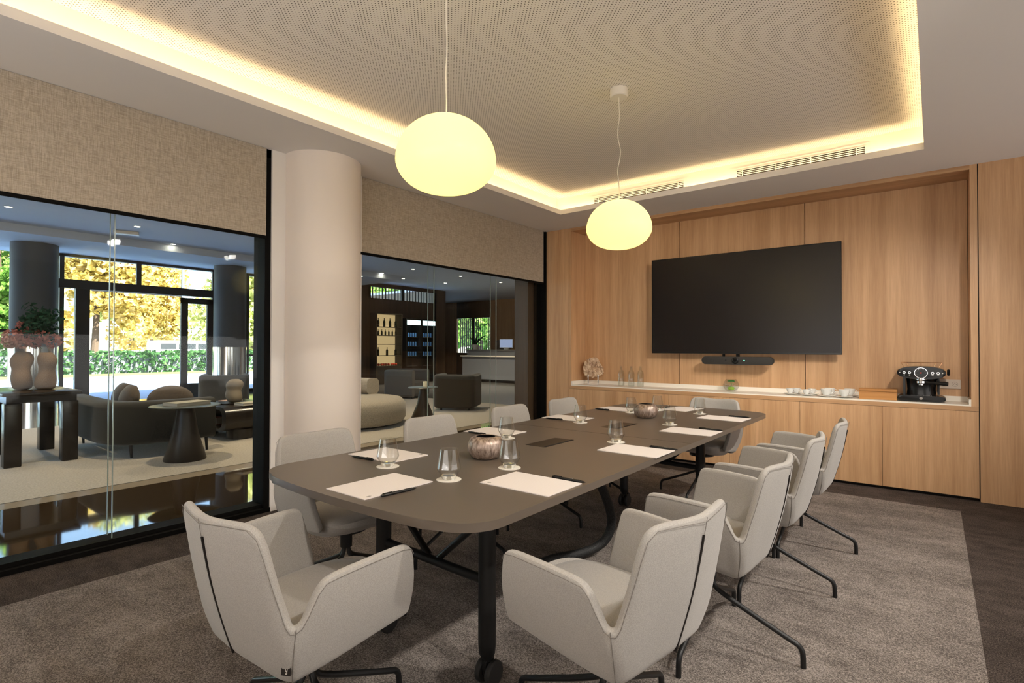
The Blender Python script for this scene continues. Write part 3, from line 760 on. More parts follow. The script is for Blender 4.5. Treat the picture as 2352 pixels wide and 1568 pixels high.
# glass bowl with green plant
t = thing('glass_bowl', 'round clear glass bowl with a green plant inside on the worktop', 'bowl', (-1.718, 6.0, ZW+.0005))
pr = [(0, 0), (.035, 0), (.062, .018), (.079, .050), (.080, .075), (.068, .105), (.050, .128), (.047, .128), (.064, .104), (.0765, .075), (.0755, .052), (.059, .022), (.034, .006), (0, .005)]
MB().lathe(pr, (0, 0, 0), 48).build('bowl_glass', M['thin_glass'], t, smooth=60)
lf = MB()
for k in range(8):
    a = k*PI/4; lf.lathe([(0, .0), (.016, .006), (.018, .010), (0, .016)], (.022*math.cos(a), .022*math.sin(a), .098+.008*(k % 2)), 10)
lf.tube([(0, 0, .05), (.004, 0, .07), (0, 0, .1)], .003, 6); lf.build('leaves', M['leafgreen'], t)
MB().lathe([(0, .010), (.026, .014), (.036, .030), (.028, .046), (0, .052)], (0, 0, 0), 20).build('lime', M['lime'], t)
# cups and saucers
def make_cup(k, small):
    t = thing('coffee_cup', 'x', 'cup')
    R, H = (.034, .050) if small else (.047, .064)
    MB().lathe([(0, .004), (R*.5, .002), (R*.55, .006), (R*.85, H*.45), (R, H), (R*.96, H), (R*.81, H*.5), (R*.48, .010), (0, .008)], (0, 0, .012), 32).build('bowl', M['porcelain'], t, smooth=60)
    MB().tube([(R*.85, 0, .012+H*.8), (R*1.35, 0, .012+H*.8), (R*1.38, 0, .012+H*.5), (R*.75, 0, .012+H*.32)], .0032, 8, smooth_path=2).build('handle', M['porcelain'], t)
    return t
def make_saucer(small):
    R = .058 if small else .074
    return MB().lathe([(0, .003), (R*.4, .0), (R*.5, .001), (R, .012), (R*.98, .014), (R*.45, .006), (0, .006)], (0, 0, 0), 36).build('saucer', M['porcelain'], smooth=60)
cs0, cb0, ss0, sb0 = make_cup(0, True), make_cup(0, False), make_saucer(True), make_saucer(False)
cups = [(-1.137, 5.96, 1, 'small white espresso cup, front row, farthest left'), (-.985, 5.92, 1, 'small white espresso cup, front row, second from the left'),
 (-.815, 5.905, 0, 'large white coffee cup, front row, left of the pair'), (-.668, 5.90, 0, 'large white coffee cup, front row beside the wooden box'),
 (-1.10, 6.065, 1, 'small white espresso cup, back row, farthest left'), (-.955, 6.04, 1, 'small white espresso cup, back row, second from the left'),
 (-.805, 6.055, 0, 'large white coffee cup, back row, left of the pair'), (-.64, 6.05, 0, 'large white coffee cup, back row beside the wooden box')]
used = set()
for x, y, s, lab in cups:
    c0, d0 = (cs0, ss0) if s else (cb0, sb0)
    c = c0 if c0.name not in used else copy_tree(c0); d = d0 if d0.name not in used else d0.copy()
    if c is not c0: pass
    if d is not d0: C.objects.link(d)
    used.add(c0.name); used.add(d0.name)
    c.location = (x, y, ZW-.002+.0); d.location = (x, y, ZW+.0004); c.rotation_euler = (0, 0, .5)
    c['label'] = lab; c['group'] = 'white cups on the worktop'; tag(d, 'white saucer under the '+lab[lab.index('white')+6:], 'saucer', 'white saucers on the worktop')
    c.location.z = ZW-.0005
# wooden box
t = thing('wooden_box', 'long orange-brown wooden box on the worktop beside the coffee machine', 'box', (-.405, 5.93, ZW+.0004))
MB().box(-.142, .142, -.055, .055, 0, .070, .002, 1).build('body', M['box_wood'], t, smooth=0)
MB().box(-.144, .144, -.057, .057, .072, .096, .003, 1).build('lid', M['box_wood'], t, smooth=0)
MB().box(-.139, .139, -.052, .052, .070, .072).build('lid_gap', M['gap'], t, smooth=0)
# espresso machine
t = thing('espresso_machine', 'black espresso machine with oval head and chrome gauge', 'coffee machine', (-.092, 5.985, ZW+.0004))
def ovalprism(rx, rz, y0, y1, zc, mb=None, e=1.0, n=48, bev=.006):
    o = [(rx*math.copysign(abs(math.cos(2*PI*i/n))**e, math.cos(2*PI*i/n)), zc+rz*math.copysign(abs(math.sin(2*PI*i/n))**e, math.sin(2*PI*i/n))) for i in range(n)]
    mb = MB(); mb.prism(o, y0, y1, bev); mb.xf(Matrix(((1, 0, 0, 0), (0, 0, 1, 0), (0, 1, 0, 0), (0, 0, 0, 1)))); return mb
ovalprism(.168, .026, -.115, .11, .028, e=.6, bev=.008).build('base', M['plastic_black'], t)
ovalprism(.172, .056, -.095, .09, .250, e=.85, bev=.012).build('head', M['plastic_black'], t)
b = MB(); b.lathe([(.105, .05), (.100, .10), (.108, .20), (.118, .215)], (0, .03, 0), 40, sy=.72); b.build('body', M['plastic_black'], t, smooth=60)
MB().box(-.128, -.112, -.03, .06, .05, .21).build('side_panel', M['plastic_black'], t, smooth=0); MB().box(.112, .128, -.01, .06, .06, .21).build('side_panel', M['plastic_black'], t, smooth=0)
yf = -.097
def disc(name, m, x, z, r, th=.004, parent=t, n=28, inner=0):
    if inner: mb = MB().lathe([(inner, 0), (r, 0), (r, th), (inner, th), (inner, 0)], (x, yf, z), n, RX)
    else: mb = MB().lathe([(0, 0), (r, 0), (r, th), (0, th)], (x, yf, z), n, RX)
    return mb.build(name, M[m], parent)
g = disc('gauge_ring', 'chrome', 0, .250, .047, .006, inner=.043); disc('gauge_face', 'plastic_black', 0, .250, .041, .002)
disc('gauge_needle', 'red', 0, .250, .006, .004)
tk = MB()
for k in range(9):
    a = math.radians(-30+k*30); tk.box(-.0009, .0009, yf-.0028, yf-.002, .030, .036, m=Matrix.Translation((0, 0, .250)) @ Matrix.Rotation(a-PI/2, 4, 'Y'))
tk.build('gauge_ticks', M['white_plastic'], t, smooth=0)
for x in (-.118, -.080, .080, .118): disc('button', 'chrome', x, .250, .0105, .004, inner=.007)
for x in (-.150, .148): disc('indicator', 'white_plastic', x, .250, .004, .003)
mk = MB()
for x in (-.118, -.080, .080, .118): mk.box(x-.007, x+.007, yf-.001, yf-.0002, .229, .231); mk.box(x-.004, x+.004, yf-.001, yf-.0002, .225, .227)
mk.build('button_symbols', M['white_plastic'], t, smooth=0)
b = MB(); b.lathe([(0, .205), (.045, .205), (.045, .190), (.036, .178), (.036, .160), (.020, .152), (.020, .142), (0, .142)], (0, -.055, 0), 28); b.build('brew_group', M['chrome'], t)
MB().tube([(.035, -.065, .168), (.10, -.095, .165), (.185, -.105, .160)], [.012, .017], 14).build('portafilter_handle', M['plastic_black'], t)
MB().lathe([(0, 0), (.024, 0), (.030, .012), (.024, .020), (0, .020)], (.178, 0, .255), 20, Matrix.Rotation(PI/2, 4, 'Y')).build('steam_knob', M['plastic_black'], t)
MB().tube([(.112, -.06, .205), (.118, -.07, .15), (.115, -.075, .085)], .007, 10, smooth_path=1).build('steam_wand', M['plastic_black'], t)
rl = MB(); N = 32
rl.tube([(.145*math.cos(2*PI*i/N), .075*math.sin(2*PI*i/N), .338) for i in range(N+1)], .0018, 6, caps=False)
for k in range(8):
    a = 2*PI*k/8; rl.tube([(.145*math.cos(a), .075*math.sin(a), .338), (.125*math.cos(a), .065*math.sin(a), .298)], .0015, 5)
rl.build('cup_rail', M['brass'], t)
gr = MB()
for k in range(14): gr.box(-.07+k*.0105, -.065+k*.0105, -.11, -.02, .0535, .0555)
gr.build('drip_grille', M['chrome'], t, smooth=0)
MB().lathe([(0, 0), (.012, 0), (.012, .003), (0, .003)], (0, -.116, .030), 24, RX).build('badge', M['chrome'], t)
# double socket
t = thing('socket_plate', 'double round wall socket in the niche beside the coffee machine', 'socket', (.106, NB-.0005, .934))
MB().box(-.078, .078, -.010, 0, -.041, .041, .002, 1).build('plate', M['grey_plate'], t, smooth=0)
for x in (-.036, .036):
    s = MB().lathe([(0, 0), (.0185, 0), (.0195, .0015), (.0205, .0015), (.0205, 0)], (x, -.0102, 0), 32, RX).build('socket', M['grey_plate'], t)
    h = MB(); 
    for dx, dz in ((-.009, 0), (.009, 0), (0, .008)): h.lathe([(0, 0), (.0028, 0), (.0028, .001), (0, .001)], (x+dx, -.0118, dz), 12, RX)
    h.lathe([(.0195, .0003), (.0205, .0003), (.0205, .0016), (.0195, .0016)], (x, -.0103, 0), 32, RX)
    h.build('socket_holes', M['gap'], t)

# ============================================================ the lobby behind the glass
sbox('floor', 'marble', -5.62, -4.0, -6, 22, -.1, 0)
sbox('floor', 'light_tile', -5.83, -5.622, -6, 22, -.1, 0)
sbox('floor', 'gap', -5.85, -5.83, -6, 22, -.1, -.001)
sbox('floor', 'lobby_carpet', -10.9, -5.85, -6, 9.2, -.1, 0)
sbox('floor', 'lobby_tile', -15, -10.9, -6, 22, -.1, 0)
sbox('floor', 'lobby_tile', -10.9, -5.85, 9.2, 22, -.1, 0)
sbox('ceiling', 'lobby_ceiling', -12.9, -4.17, -6, 22, 3.45, 3.56)
sbox('ceiling', 'lobby_ceiling', -15.6, -12.9, -6, 10.9, 3.30, 3.56)
sbox('ceiling', 'lobby_ceiling', -15.6, -12.9, 10.9, 22, 3.45, 3.56)
sbox('wall_lobby', 'oak_dark', -15.6, -4.0, -6.1, -6, 0, 3.56)
sbox('wall_lobby', 'plaster', -4.17, -4.0, 6.4, 22, 0, 3.56)
for y in (2.55, 6.35):
    c = MB().lathe([(0, 0), (.37, 0), (.37, 3.3), (0, 3.3)], (-14.15, y, 0), 64)
    struct(c.build('column', M['dark_column'], smooth=40))
    k = MB().lathe([(.0, 0), (.385, 0), (.385, 1.25), (.37, 1.25)], (-14.15, y, 0), 64)
    struct(k.build('trim_5', M['chrome'], smooth=40))
# street facade
FX = -15.0
f = MB()
def mull(y0, y1, z0=0, z1=3.3, d=.08): f.box(FX-d, FX, y0, y1, z0, z1)
for y in (-4.8, -3.2, -1.6, 0, 1.55): mull(y, y+.07)
f.box(FX-.08, FX, -6, 2.4, 0, .08); f.box(FX-.08, FX, -6, 2.4, 1.55, 1.61)
mull(2.35, 2.45); mull(3.12, 3.2); f.box(FX-.1, FX+.02, 3.1, 6.42, 2.55, 2.74)
mull(3.40, 3.66, 0, 2.6, .12); mull(4.56, 4.66, 2.7, 3.3); mull(6.28, 6.45); mull(7.15, 7.25); mull(7.75, 7.82); mull(8.3, 8.4)
f.box(FX-.08, FX, 6.4, 8.4, 1.0, 1.05); f.box(FX-.08, FX, 6.4, 8.4, 0, .1); f.box(FX-.08, FX, 3.1, 8.4, 3.24, 3.3)
struct(f.build('window_frame', M['bronze'], smooth=0))
sbox('trim_6', 'white_plastic', FX+.02, FX+.05, 3.66, 5.52, 2.52, 2.545)
t = bpy.data.objects.new('door_1', None); C.objects.link(t); t['kind'] = 'structure'
d = MB(); d.box(FX-.03, FX+.03, 5.52, 5.68, 0, 2.5); d.box(FX-.03, FX+.03, 6.14, 6.28, 0, 2.5); d.box(FX-.03, FX+.03, 5.52, 6.28, 0, .32); d.box(FX-.03, FX+.03, 5.52, 6.28, 2.36, 2.5)
d.build('door_frame', M['bronze'], t, smooth=0); MB().box(FX-.005, FX+.005, 5.68, 6.14, .32, 2.36).build('door_glass', M['pane'], t, smooth=0)
t = bpy.data.objects.new('window_3', None); C.objects.link(t); t['kind'] = 'structure'
for a, c, z0, z1 in ((-6, 2.35, .08, 3.3), (3.2, 6.28, 2.74, 3.24), (3.2, 3.4, 0, 2.55), (6.45, 8.3, .1, 3.24)): MB().box(FX-.045, FX-.039, a, c, z0, z1).build('pane', M['pane'], t, smooth=0)
# solid part of the facade with high windows
sbox('wall_lobby', 'oak_dark', FX-.1, FX, 8.4, 11.3, 0, 3.45); sbox('wall_lobby', 'oak_dark', FX-.1, FX, 11.3, 14.4, 0, 2.93)
sbox('wall_lobby', 'oak_dark', FX-.1, FX, 11.3, 14.4, 3.32, 3.45)
f = MB()
for y in (11.3, 12.75, 14.35): f.box(FX-.08, FX, y-.04, y+.06, 2.93, 3.32)
for i in range(22): f.box(FX-.3, FX-.28, 11.35+i*.14, 11.39+i*.14, 2.9, 3.35)
struct(f.build('window_frame', M['bronze'], smooth=0))
# reception hall end
sbox('floor', 'lobby_tile', -22, -15, 14.4, 22, -.1, 0); sbox('ceiling', 'lobby_ceiling', -22, -15.6, 14.4, 22, 3.45, 3.56)
sbox('wall_lobby', 'oak_dark', -15.1, -15.0, 14.4, 14.9, 0, 3.45)
sbox('wall_lobby', 'oak', -22, -18.35, 19, 19.1, 0, 3.45); sbox('wall_lobby', 'oak_dark', -18.35, -16.2, 19, 19.1, 2.65, 3.45)
sbox('wall_lobby', 'oak_dark', -18.35, -16.2, 19, 19.1, 0, 1.0); sbox('wall_lobby', 'oak', -16.2, -4, 19, 19.1, 0, 3.45)
sbox('wall_lobby', 'oak_dark', -22, -21.9, 14.4, 19, 0, 3.45); sbox('wall_lobby', 'oak_dark', -22, -15, 14.3, 14.4, 0, 3.45)
f = MB(); f.box(-17.35, -17.2, 19, 19.08, 1.0, 2.65)
for i in range(16): f.box(-18.3+i*.13, -18.27+i*.13, 19.2, 19.24, 1.0, 2.65)
struct(f.build('window_frame', M['bronze'], smooth=0))
# door and wall light at reception
sbox('door_2', 'dark_wood', -12.5, -11.6, 18.95, 18.99, 0, 2.15)
# downlights in the lobby
k = 0; dl = None
dls = [(-11.44, 1.74), (-11.44, 3.48), (-12.8, 4.55), (-12.85, 10.13), (-11.5, 10.14), (-11.48, 12.05), (-11.48, 14.0), (-10.4, .9), (-9.0, 15.9), (-8.9, 16.6)]
low = [(-13.3, 11.32), (-13.1, 13.0), (-12.98, 9.48)]
names = ['above the dark olive sofa', 'above the grey armchair', 'by the entrance doors', 'left of the fridge shelves', 'over the lounge rug edge', 'in front of the fridges', 'before the reception counter', 'nearest the tall wooden table', 'over the reception counter, left one', 'over the reception counter, right one', 'above the bottle shelves', 'above the right fridge', 'beside the round column edge']
for i, (x, y) in enumerate(dls+low):
    z = 3.45
    if (x, y) in low and y < 10.9: z = 3.30
    if dl is None:
        dl = thing('downlight', 'x', 'downlight', (x, y, z), 0, 'lobby ceiling downlights')
        MB().lathe([(0, -.004), (.045, -.004), (.045, -.001), (0, -.001)], (0, 0, 0), 24).build('lamp', M['downlight'], dl)
        MB().lathe([(.045, -.006), (.06, -.004), (.06, -.0005), (.045, -.0005)], (0, 0, 0), 24).build('trim_ring', M['white_plastic'], dl); d_ = dl
    else: d_ = copy_tree(dl)
    d_.location = (x, y, z); d_['label'] = 'small bright ceiling downlight in the lobby '+names[i]
for (x, y, e) in ((-6.6, 2.2, 95), (-8.3, 3.6, 70), (-6.6, 5.2, 130), (-8.2, 8.0, 110), (-11.4, 12.5, 90), (-7.0, -.2, 60), (-11.4, 1.8, 60), (-10, 16.8, 80), (-13.6, 12.4, 50)):
    light('lobby_spot', 'SPOT', (x, y, 3.42), e*(1.5 if x > -9.5 else 5), (1, .82, .58), spot_size=math.radians(110), spot_blend=.8, shadow_soft_size=.06)

t = thing('emergency_light', 'white rectangular emergency light on the lobby ceiling', 'ceiling fixture', (-12.1, 3.50, 3.45), 1.2)
MB().box(-.2, .2, -.07, .07, -.06, -.0005, .01).build('housing', M['white_plastic'], t)
# ---- lobby furniture
# tall dark wood table
t = thing('console_table', 'tall dark wooden table with thick square legs behind the left glass', 'table', (-8.06, 1.43, 0))
MB().box(-.62, .62, -.33, .33, .735, .77, .012).build('top', M['dark_wood'], t); MB().box(-.56, .56, -.29, .29, .66, .735).build('apron', M['dark_wood'], t, smooth=0)
for sx in (-1, 1):
    for sy in (-1, 1): MB().box(sx*.50-.075, sx*.50+.075, sy*.235-.07, sy*.235+.07, .0, .66, .01).build('leg', M['dark_wood'], t)
def blob_vase(x, y, z, H, R, seed, m, lab, name='sculptural_vase', hole=True):
    t = thing(name, lab, 'vase', (x, y, z+.0005))
    random.seed(seed); ph = [random.uniform(0, 6) for _ in range(6)]
    pr = [(0, 0), (R*.75, 0), (R*.95, H*.12), (R*1.0, H*.30), (R*.82, H*.45), (R*.72, H*.55), (R*.92, H*.70), (R*.88, H*.85), (R*.55, H*.97), (R*.4, H), (R*.32, H*.97)]
    fn = lambda a, zz: 1+.22*math.sin(a+ph[0]+zz*9)*math.sin(zz/H*PI)+.12*math.sin(2*a+ph[1]-zz*12)
    o = MB().lathe(pr, (0, 0, 0), 40, fn=fn).build('body', m, t, smooth=80); subsurf(o, 1)
    MB().lathe([(R*.33, H*.975), (0, H*.93)], (0, 0, 0), 20).build('opening', M['void'], t)
    return t
blob_vase(-8.05, 1.36, .77, .43, .105, 3, M['terracotta'], 'terracotta sculptural vase on the left with pink flowers')
blob_vase(-7.90, 1.53, .77, .42, .10, 5, M['terracotta'], 'terracotta sculptural vase on the right of the tall table')
t = thing('flower_bouquet', 'big bouquet of pink blossoms and dark leaves in the terracotta vases', 'flowers', (-8.0, 1.44, 1.225))
random.seed(5); fl = MB(); lv = MB()
def card(mb, p, s, aspect=1):
    m = Matrix.Translation(p) @ Matrix.Rotation(random.uniform(0, 6.3), 4, 'Z') @ Matrix.Rotation(random.uniform(0, 3.1), 4, 'X') @ Matrix.Rotation(random.uniform(0, 3.1), 4, 'Y')
    vs = [mb.bm.verts.new(m @ Vector(q)) for q in ((-s, -s*.45*aspect, 0), (0, -s*.6*aspect, s*.12), (s, 0, 0), (0, s*.6*aspect, s*.12), (-s, s*.45*aspect, 0))]
    mb.bm.faces.new(vs)
for (bx, by, bz, br) in ((-.02, -.17, .12, .10), (.0, -.10, .08, .08), (0, 0, .09, .08), (.02, .16, .10, .09), (-.03, -.07, .24, .08), (.03, .04, .14, .08), (0, -.2, .08, .07)):
    for _ in range(150):
        d_ = Vector([random.gauss(0, 1) for _ in range(3)]).normalized()*br*random.uniform(.7, 1); card(fl, Vector((bx, by, bz))+d_, .018)
for _ in range(420):
    d_ = Vector((random.gauss(0, .08), random.gauss(.05, .08), random.gauss(.30, .08))); card(lv, d_, .030, .7)
for _ in range(10):
    a = random.uniform(0, 6.3); lv.tube([(0, random.uniform(-.08, .08), .0), (.06*math.cos(a), .09*math.sin(a), .2), (.09*math.cos(a), .13*math.sin(a), .36)], .003, 5)
fl.build('blossoms', M['petal'], t, smooth=0); lv.build('foliage', M['leafdark'], t, smooth=0)
# curved olive sofa (its back towards the glass)
def arc_body(path, w, z0, z1, bev, m, name, parent, bul=.0):
    # thick wall following a plan path
    P = [Vector((x, y, 0)) for x, y in path]
    for _ in range(3):
        Q = [P[0]]
        for a, c in zip(P, P[1:]): Q += [a*.75+c*.25, a*.25+c*.75]
        P = Q+[P[-1]]
    rows = []
    for i, p in enumerate(P):
        d = (P[min(i+1, len(P)-1)]-P[max(i-1, 0)]).normalized(); nn = Vector((-d.y, d.x, 0))
        row = []
        nb = 5
        for (sx, zc, a0) in ((w/2-bev, z1-bev, 0), (-w/2+bev, z1-bev, PI/2), (-w/2+bev, z0+bev, PI), (w/2-bev, z0+bev, 3*PI/2)):
            for k in range(nb+1):
                a = a0+PI/2*k/nb; row.append(p+nn*(sx+bev*math.cos(a))+Vector((0, 0, zc+bev*math.sin(a))))
        rows.append(row)
    mb = MB(); mb.grid(rows, close=True); bm = mb.bm; bm.verts.ensure_lookup_table(); n = len(rows[0])
    bm.faces.new([bm.verts[i] for i in range(n)][::-1]); bm.faces.new([bm.verts[(len(rows)-1)*n+i] for i in range(n)])
    return mb.build(name, m, parent, smooth=60)
t = thing('curved_sofa', 'dark olive curved sofa with its back to the left glass', 'sofa')
arc_body([(-8.75, 2.02), (-8.0, 1.98), (-7.3, 1.98), (-7.08, 2.14), (-7.05, 2.5), (-7.05, 2.95)], .24, .15, .635, .07, M['olive'], 'backrest', t)
MB().box(-8.75, -7.18, 2.12, 2.95, .16, .42, .06, 4).build('seat', M['olive'], t)
for x, y in ((-8.7, 2.06), (-6.98, 2.86), (-8.7, 2.88), (-7.12, 2.12)): MB().tube([(x, y, .16), (x, y+.01, 0)], [.02, .012], 8).build('leg', M['steel_black'], t)
for i, (x, y, lab) in enumerate(((-8.45, 2.42, 'brown velvet cushion at the left of the olive sofa'), (-8.0, 2.36, 'brown velvet cushion in the middle of the olive sofa'), (-7.40, 2.62, 'brown velvet cushion at the right of the olive sofa'))):
    c = MB().lathe([(0, -.08), (.15, -.07), (.24, -.025), (.245, .025), (.15, .07), (0, .08)], (0, 0, 0), 28, Matrix.Rotation(PI/2-.25, 4, 'X'), sx=1, sy=.72).build('cushion', M['brown_cushion'], smooth=70, loc=(x, y, .60), rot=(0, 0, [.1, .0, 1.2][i]))
    tag(c, lab, 'cushion', 'brown cushions on the olive sofa')
# cone side table with book
t = thing('side_table', 'brown cone-shaped side table with a round top behind the left glass', 'side table', (-6.56, 2.47, 0))
MB().lathe([(0, 0), (.205, 0), (.21, .01), (.13, .30), (.085, .585), (0, .585)], (0, 0, 0), 48).build('cone_base', M['cone_wood'], t, smooth=50)
MB().lathe([(0, .585), (.33, .592), (.345, .600), (.34, .606), (0, .606)], (0, 0, 0), 64).build('top', M['green_top'], t, smooth=50)
def book(x, y, z, l, w, h, rz, lab, m, name='book'):
    t = thing(name, lab, 'book', (x, y, z+.0005), rz)
    c = MB(); c.box(-l/2, l/2, -w/2, w/2, 0, .003); c.box(-l/2, l/2, -w/2, w/2, h-.003, h); c.box(-l/2, -l/2+.003, -w/2, w/2, 0, h); c.build('cover', m, t, smooth=0)
    MB().box(-l/2+.003, l/2-.004, -w/2+.004, w/2-.004, .003, h-.003).build('pages', M['pages'], t, smooth=0)
book(-6.56, 2.49, .606, .24, .40, .035, .25, 'thick linen-bound book on the cone side table', M['book1'])
# coffee table with tunnel
t = thing('coffee_table', 'dark wooden coffee table with a rounded tunnel shelf and cylinder feet', 'coffee table', (-7.95, 3.62, 0), .06)
def rr(x0, x1, z0, z1, r, n=8):
    o = []
    for cx, cz, a0 in ((x1-r, z1-r, 0), (x0+r, z1-r, PI/2), (x0+r, z0+r, PI), (x1-r, z0+r, 3*PI/2)):
        for k in range(n+1): a = a0+PI/2*k/n; o.append((cx+r*math.cos(a), cz+r*math.sin(a)))
    return o
oo = rr(-.62, .62, .13, .45, .13); ii = rr(-.58, .52, .165, .415, .10)
mb = MB(); bm = mb.bm; rings = []
for y in (-.42, .42): rings.append(([bm.verts.new((x, y, z)) for x, z in oo], [bm.verts.new((x, y, z)) for x, z in ii]))
n = len(oo)
for i in range(n):
    j = (i+1) % n; (a, c), (a2, c2) = rings
    bm.faces.new((a[i], a[j], a2[j], a2[i])); bm.faces.new((c[j], c[i], c2[i], c2[j])); bm.faces.new((a[j], a[i], c[i], c[j])); bm.faces.new((a2[i], a2[j], c2[j], c2[i]))
mb.build('shelf_body', M['dark_wood'], t)
for x, y in ((-.38, -.2), (.38, -.1), (0, .22)): MB().tube([(x, y, 0), (x, y, .131)], .17, 32).build('foot', M['dark_wood'], t)
t = blob_vase(-7.85, 3.60, .463, .33, .115, 9, M['clay'], 'pale sand-coloured pierced vase on the coffee table')
tag(MB().lathe([(0, 0), (.22, 0), (.225, .012), (0, .010)], (-7.88, 3.60, .4505), 40).build('serving_tray', M['dark_wood']), 'round dark tray under the pale vase', 'tray')
book(-8.25, 3.72, .45, .20, .26, .012, .2, 'thin pink-beige book behind the pale vase on the coffee table', M['book2'])
book(-7.50, 3.62, .45, .22, .28, .035, .1, 'grey book on the right part of the coffee table', M['book1'])
book(-8.0, 3.40, .166, .22, .10, .10, .1, 'rust-red book inside the coffee table tunnel', M['book3'])
# armchairs
def tub(x, y, rz, w, d_, h, m, name, lab, cat='armchair'):
    t = thing(name, lab, cat, (x, y, 0), rz)
    arc_body([(-w/2, d_/2), (-w/2, -d_/2+.05), (-w/2+.05, -d_/2), (w/2-.05, -d_/2), (w/2, -d_/2+.05), (w/2, d_/2)], .14, .05, h, .06, m, 'backrest', t)
    MB().box(-w/2+.05, w/2-.05, -d_/2+.05, d_/2, .08, .42, .05, 3).build('seat', m, t)
    for sx in (-1, 1):
        for sy in (-1, 1): MB().tube([(sx*(w/2-.08), sy*(d_/2-.1), .09), (sx*(w/2-.08), sy*(d_/2-.1), 0)], .02, 8).build('foot', M['steel_black'], t)
    return t
tub(-10.9, 4.80, 1.1, .72, .72, .72, M['grey_uphol'], 'armchair', 'square grey armchair behind the coffee table')
tub(-7.65, 7.95, .55, .72, .68, .715, M['olive'], 'armchair', 'dark olive tub armchair behind the right glass, its back to the room')
tub(-10.4, 9.0, -1.2, .8, .75, .70, M['grey_uphol'], 'armchair', 'dark grey armchair behind the cream sofa')
# cream curved sofa
t = thing('cream_sofa', 'cream boucle curved sofa behind the right glass', 'sofa')
MB().lathe([(0, .05), (.98, .05), (1.03, .12), (1.03, .34), (.96, .42), (0, .44)], (-7.60, 5.22, 0), 64, sx=1.0, sy=.95).build('seat', M['cream_boucle'], t, smooth=60)
arc_body([(-8.7, 4.9), (-8.6, 5.6), (-8.2, 5.95), (-7.85, 6.0)], .30, .42, .70, .09, M['cream_boucle'], 'backrest', t)
MB().lathe([(0, .0), (.80, .0), (.80, .055), (0, .055)], (-7.60, 5.22, 0), 48, sy=.95).build('plinth', M['dark_wood'], t)
# round grey table with candle
t = thing('side_table', 'round grey-green side table with a cone foot behind the right glass', 'side table', (-7.1, 6.50, 0))
MB().lathe([(0, 0), (.20, 0), (.205, .01), (.10, .27), (.055, .53), (0, .53)], (0, 0, 0), 40).build('cone_base', M['cone_wood'], t, smooth=50)
MB().lathe([(0, .53), (.25, .537), (.265, .545), (.26, .552), (0, .552)], (0, 0, 0), 48).build('top', M['green_top'], t, smooth=50)
tag(MB().lathe([(0, 0), (.043, 0), (.045, .09), (.036, .09), (.034, .08), (0, .08)], (-7.14, 6.60, .5525), 28).build('candle', M['candle']), 'ivory candle on the round grey-green table', 'candle')
# reception counter
t = thing('reception_counter', 'long grey reception counter at the far end of the lobby', 'counter')
MB().box(-13.9, -9.6, 14.7, 15.5, .10, .92).build('front', M['blue_panel'], t, smooth=0); MB().box(-13.8, -9.7, 14.78, 15.4, .0, .10).build('plinth', M['gap'], t, smooth=0)
MB().box(-13.95, -9.55, 14.62, 15.1, .92, .955).build('ledge', M['stone_top'], t, smooth=0); MB().box(-13.9, -9.6, 14.95, 15.4, .955, 1.14).build('upper_front', M['blue_panel'], t, smooth=0)
MB().box(-13.95, -9.55, 14.9, 15.5, 1.14, 1.18).build('top', M['lobby_tile'], t, smooth=0)
t = thing('computer_monitor', 'pale lit computer monitor on the reception counter', 'monitor', (-12.2, 15.2, 1.18), .4)
MB().box(-.25, .25, -.01, .02, .06, .38).build('case', M['white_plastic'], t, smooth=0); MB().box(-.235, .235, -.014, -.010, .08, .36).build('screen', M['monitor'], t, smooth=0); MB().box(-.08, .08, -.06, .06, 0, .06).build('stand', M['white_plastic'], t, smooth=0)
t = thing('potted_plant', 'spiky potted plant on the left of the reception counter', 'plant', (-13.7, 15.2, 1.1805))
MB().lathe([(0, 0), (.10, 0), (.14, .18), (.12, .18), (0, .16)], (0, 0, 0), 24).build('pot', M['white_plastic'], t)
mb = MB(); random.seed(2)
for k in range(22):
    a = random.uniform(0, 6.3); e = random.uniform(.2, .5); mb.tube([(0, 0, .16), (e*.4*math.cos(a), e*.4*math.sin(a), .38), (e*math.cos(a), e*math.sin(a), .42+.2*random.random())], [.022, .003], 4)
mb.build('leaves', M['leafdark'], t)
t = thing('office_chair', 'dark high-backed chair behind the reception counter', 'chair', (-13.3, 16.4, 0))
MB().box(-.35, .35, -.05, .10, .55, 1.55, .06, 3).build('backrest', M['grey_uphol'], t); MB().box(-.33, .33, -.5, .05, .42, .55, .05, 3).build('seat', M['grey_uphol'], t); MB().tube([(0, -.2, .42), (0, -.2, 0)], .04, 12).build('post', M['steel_black'], t)
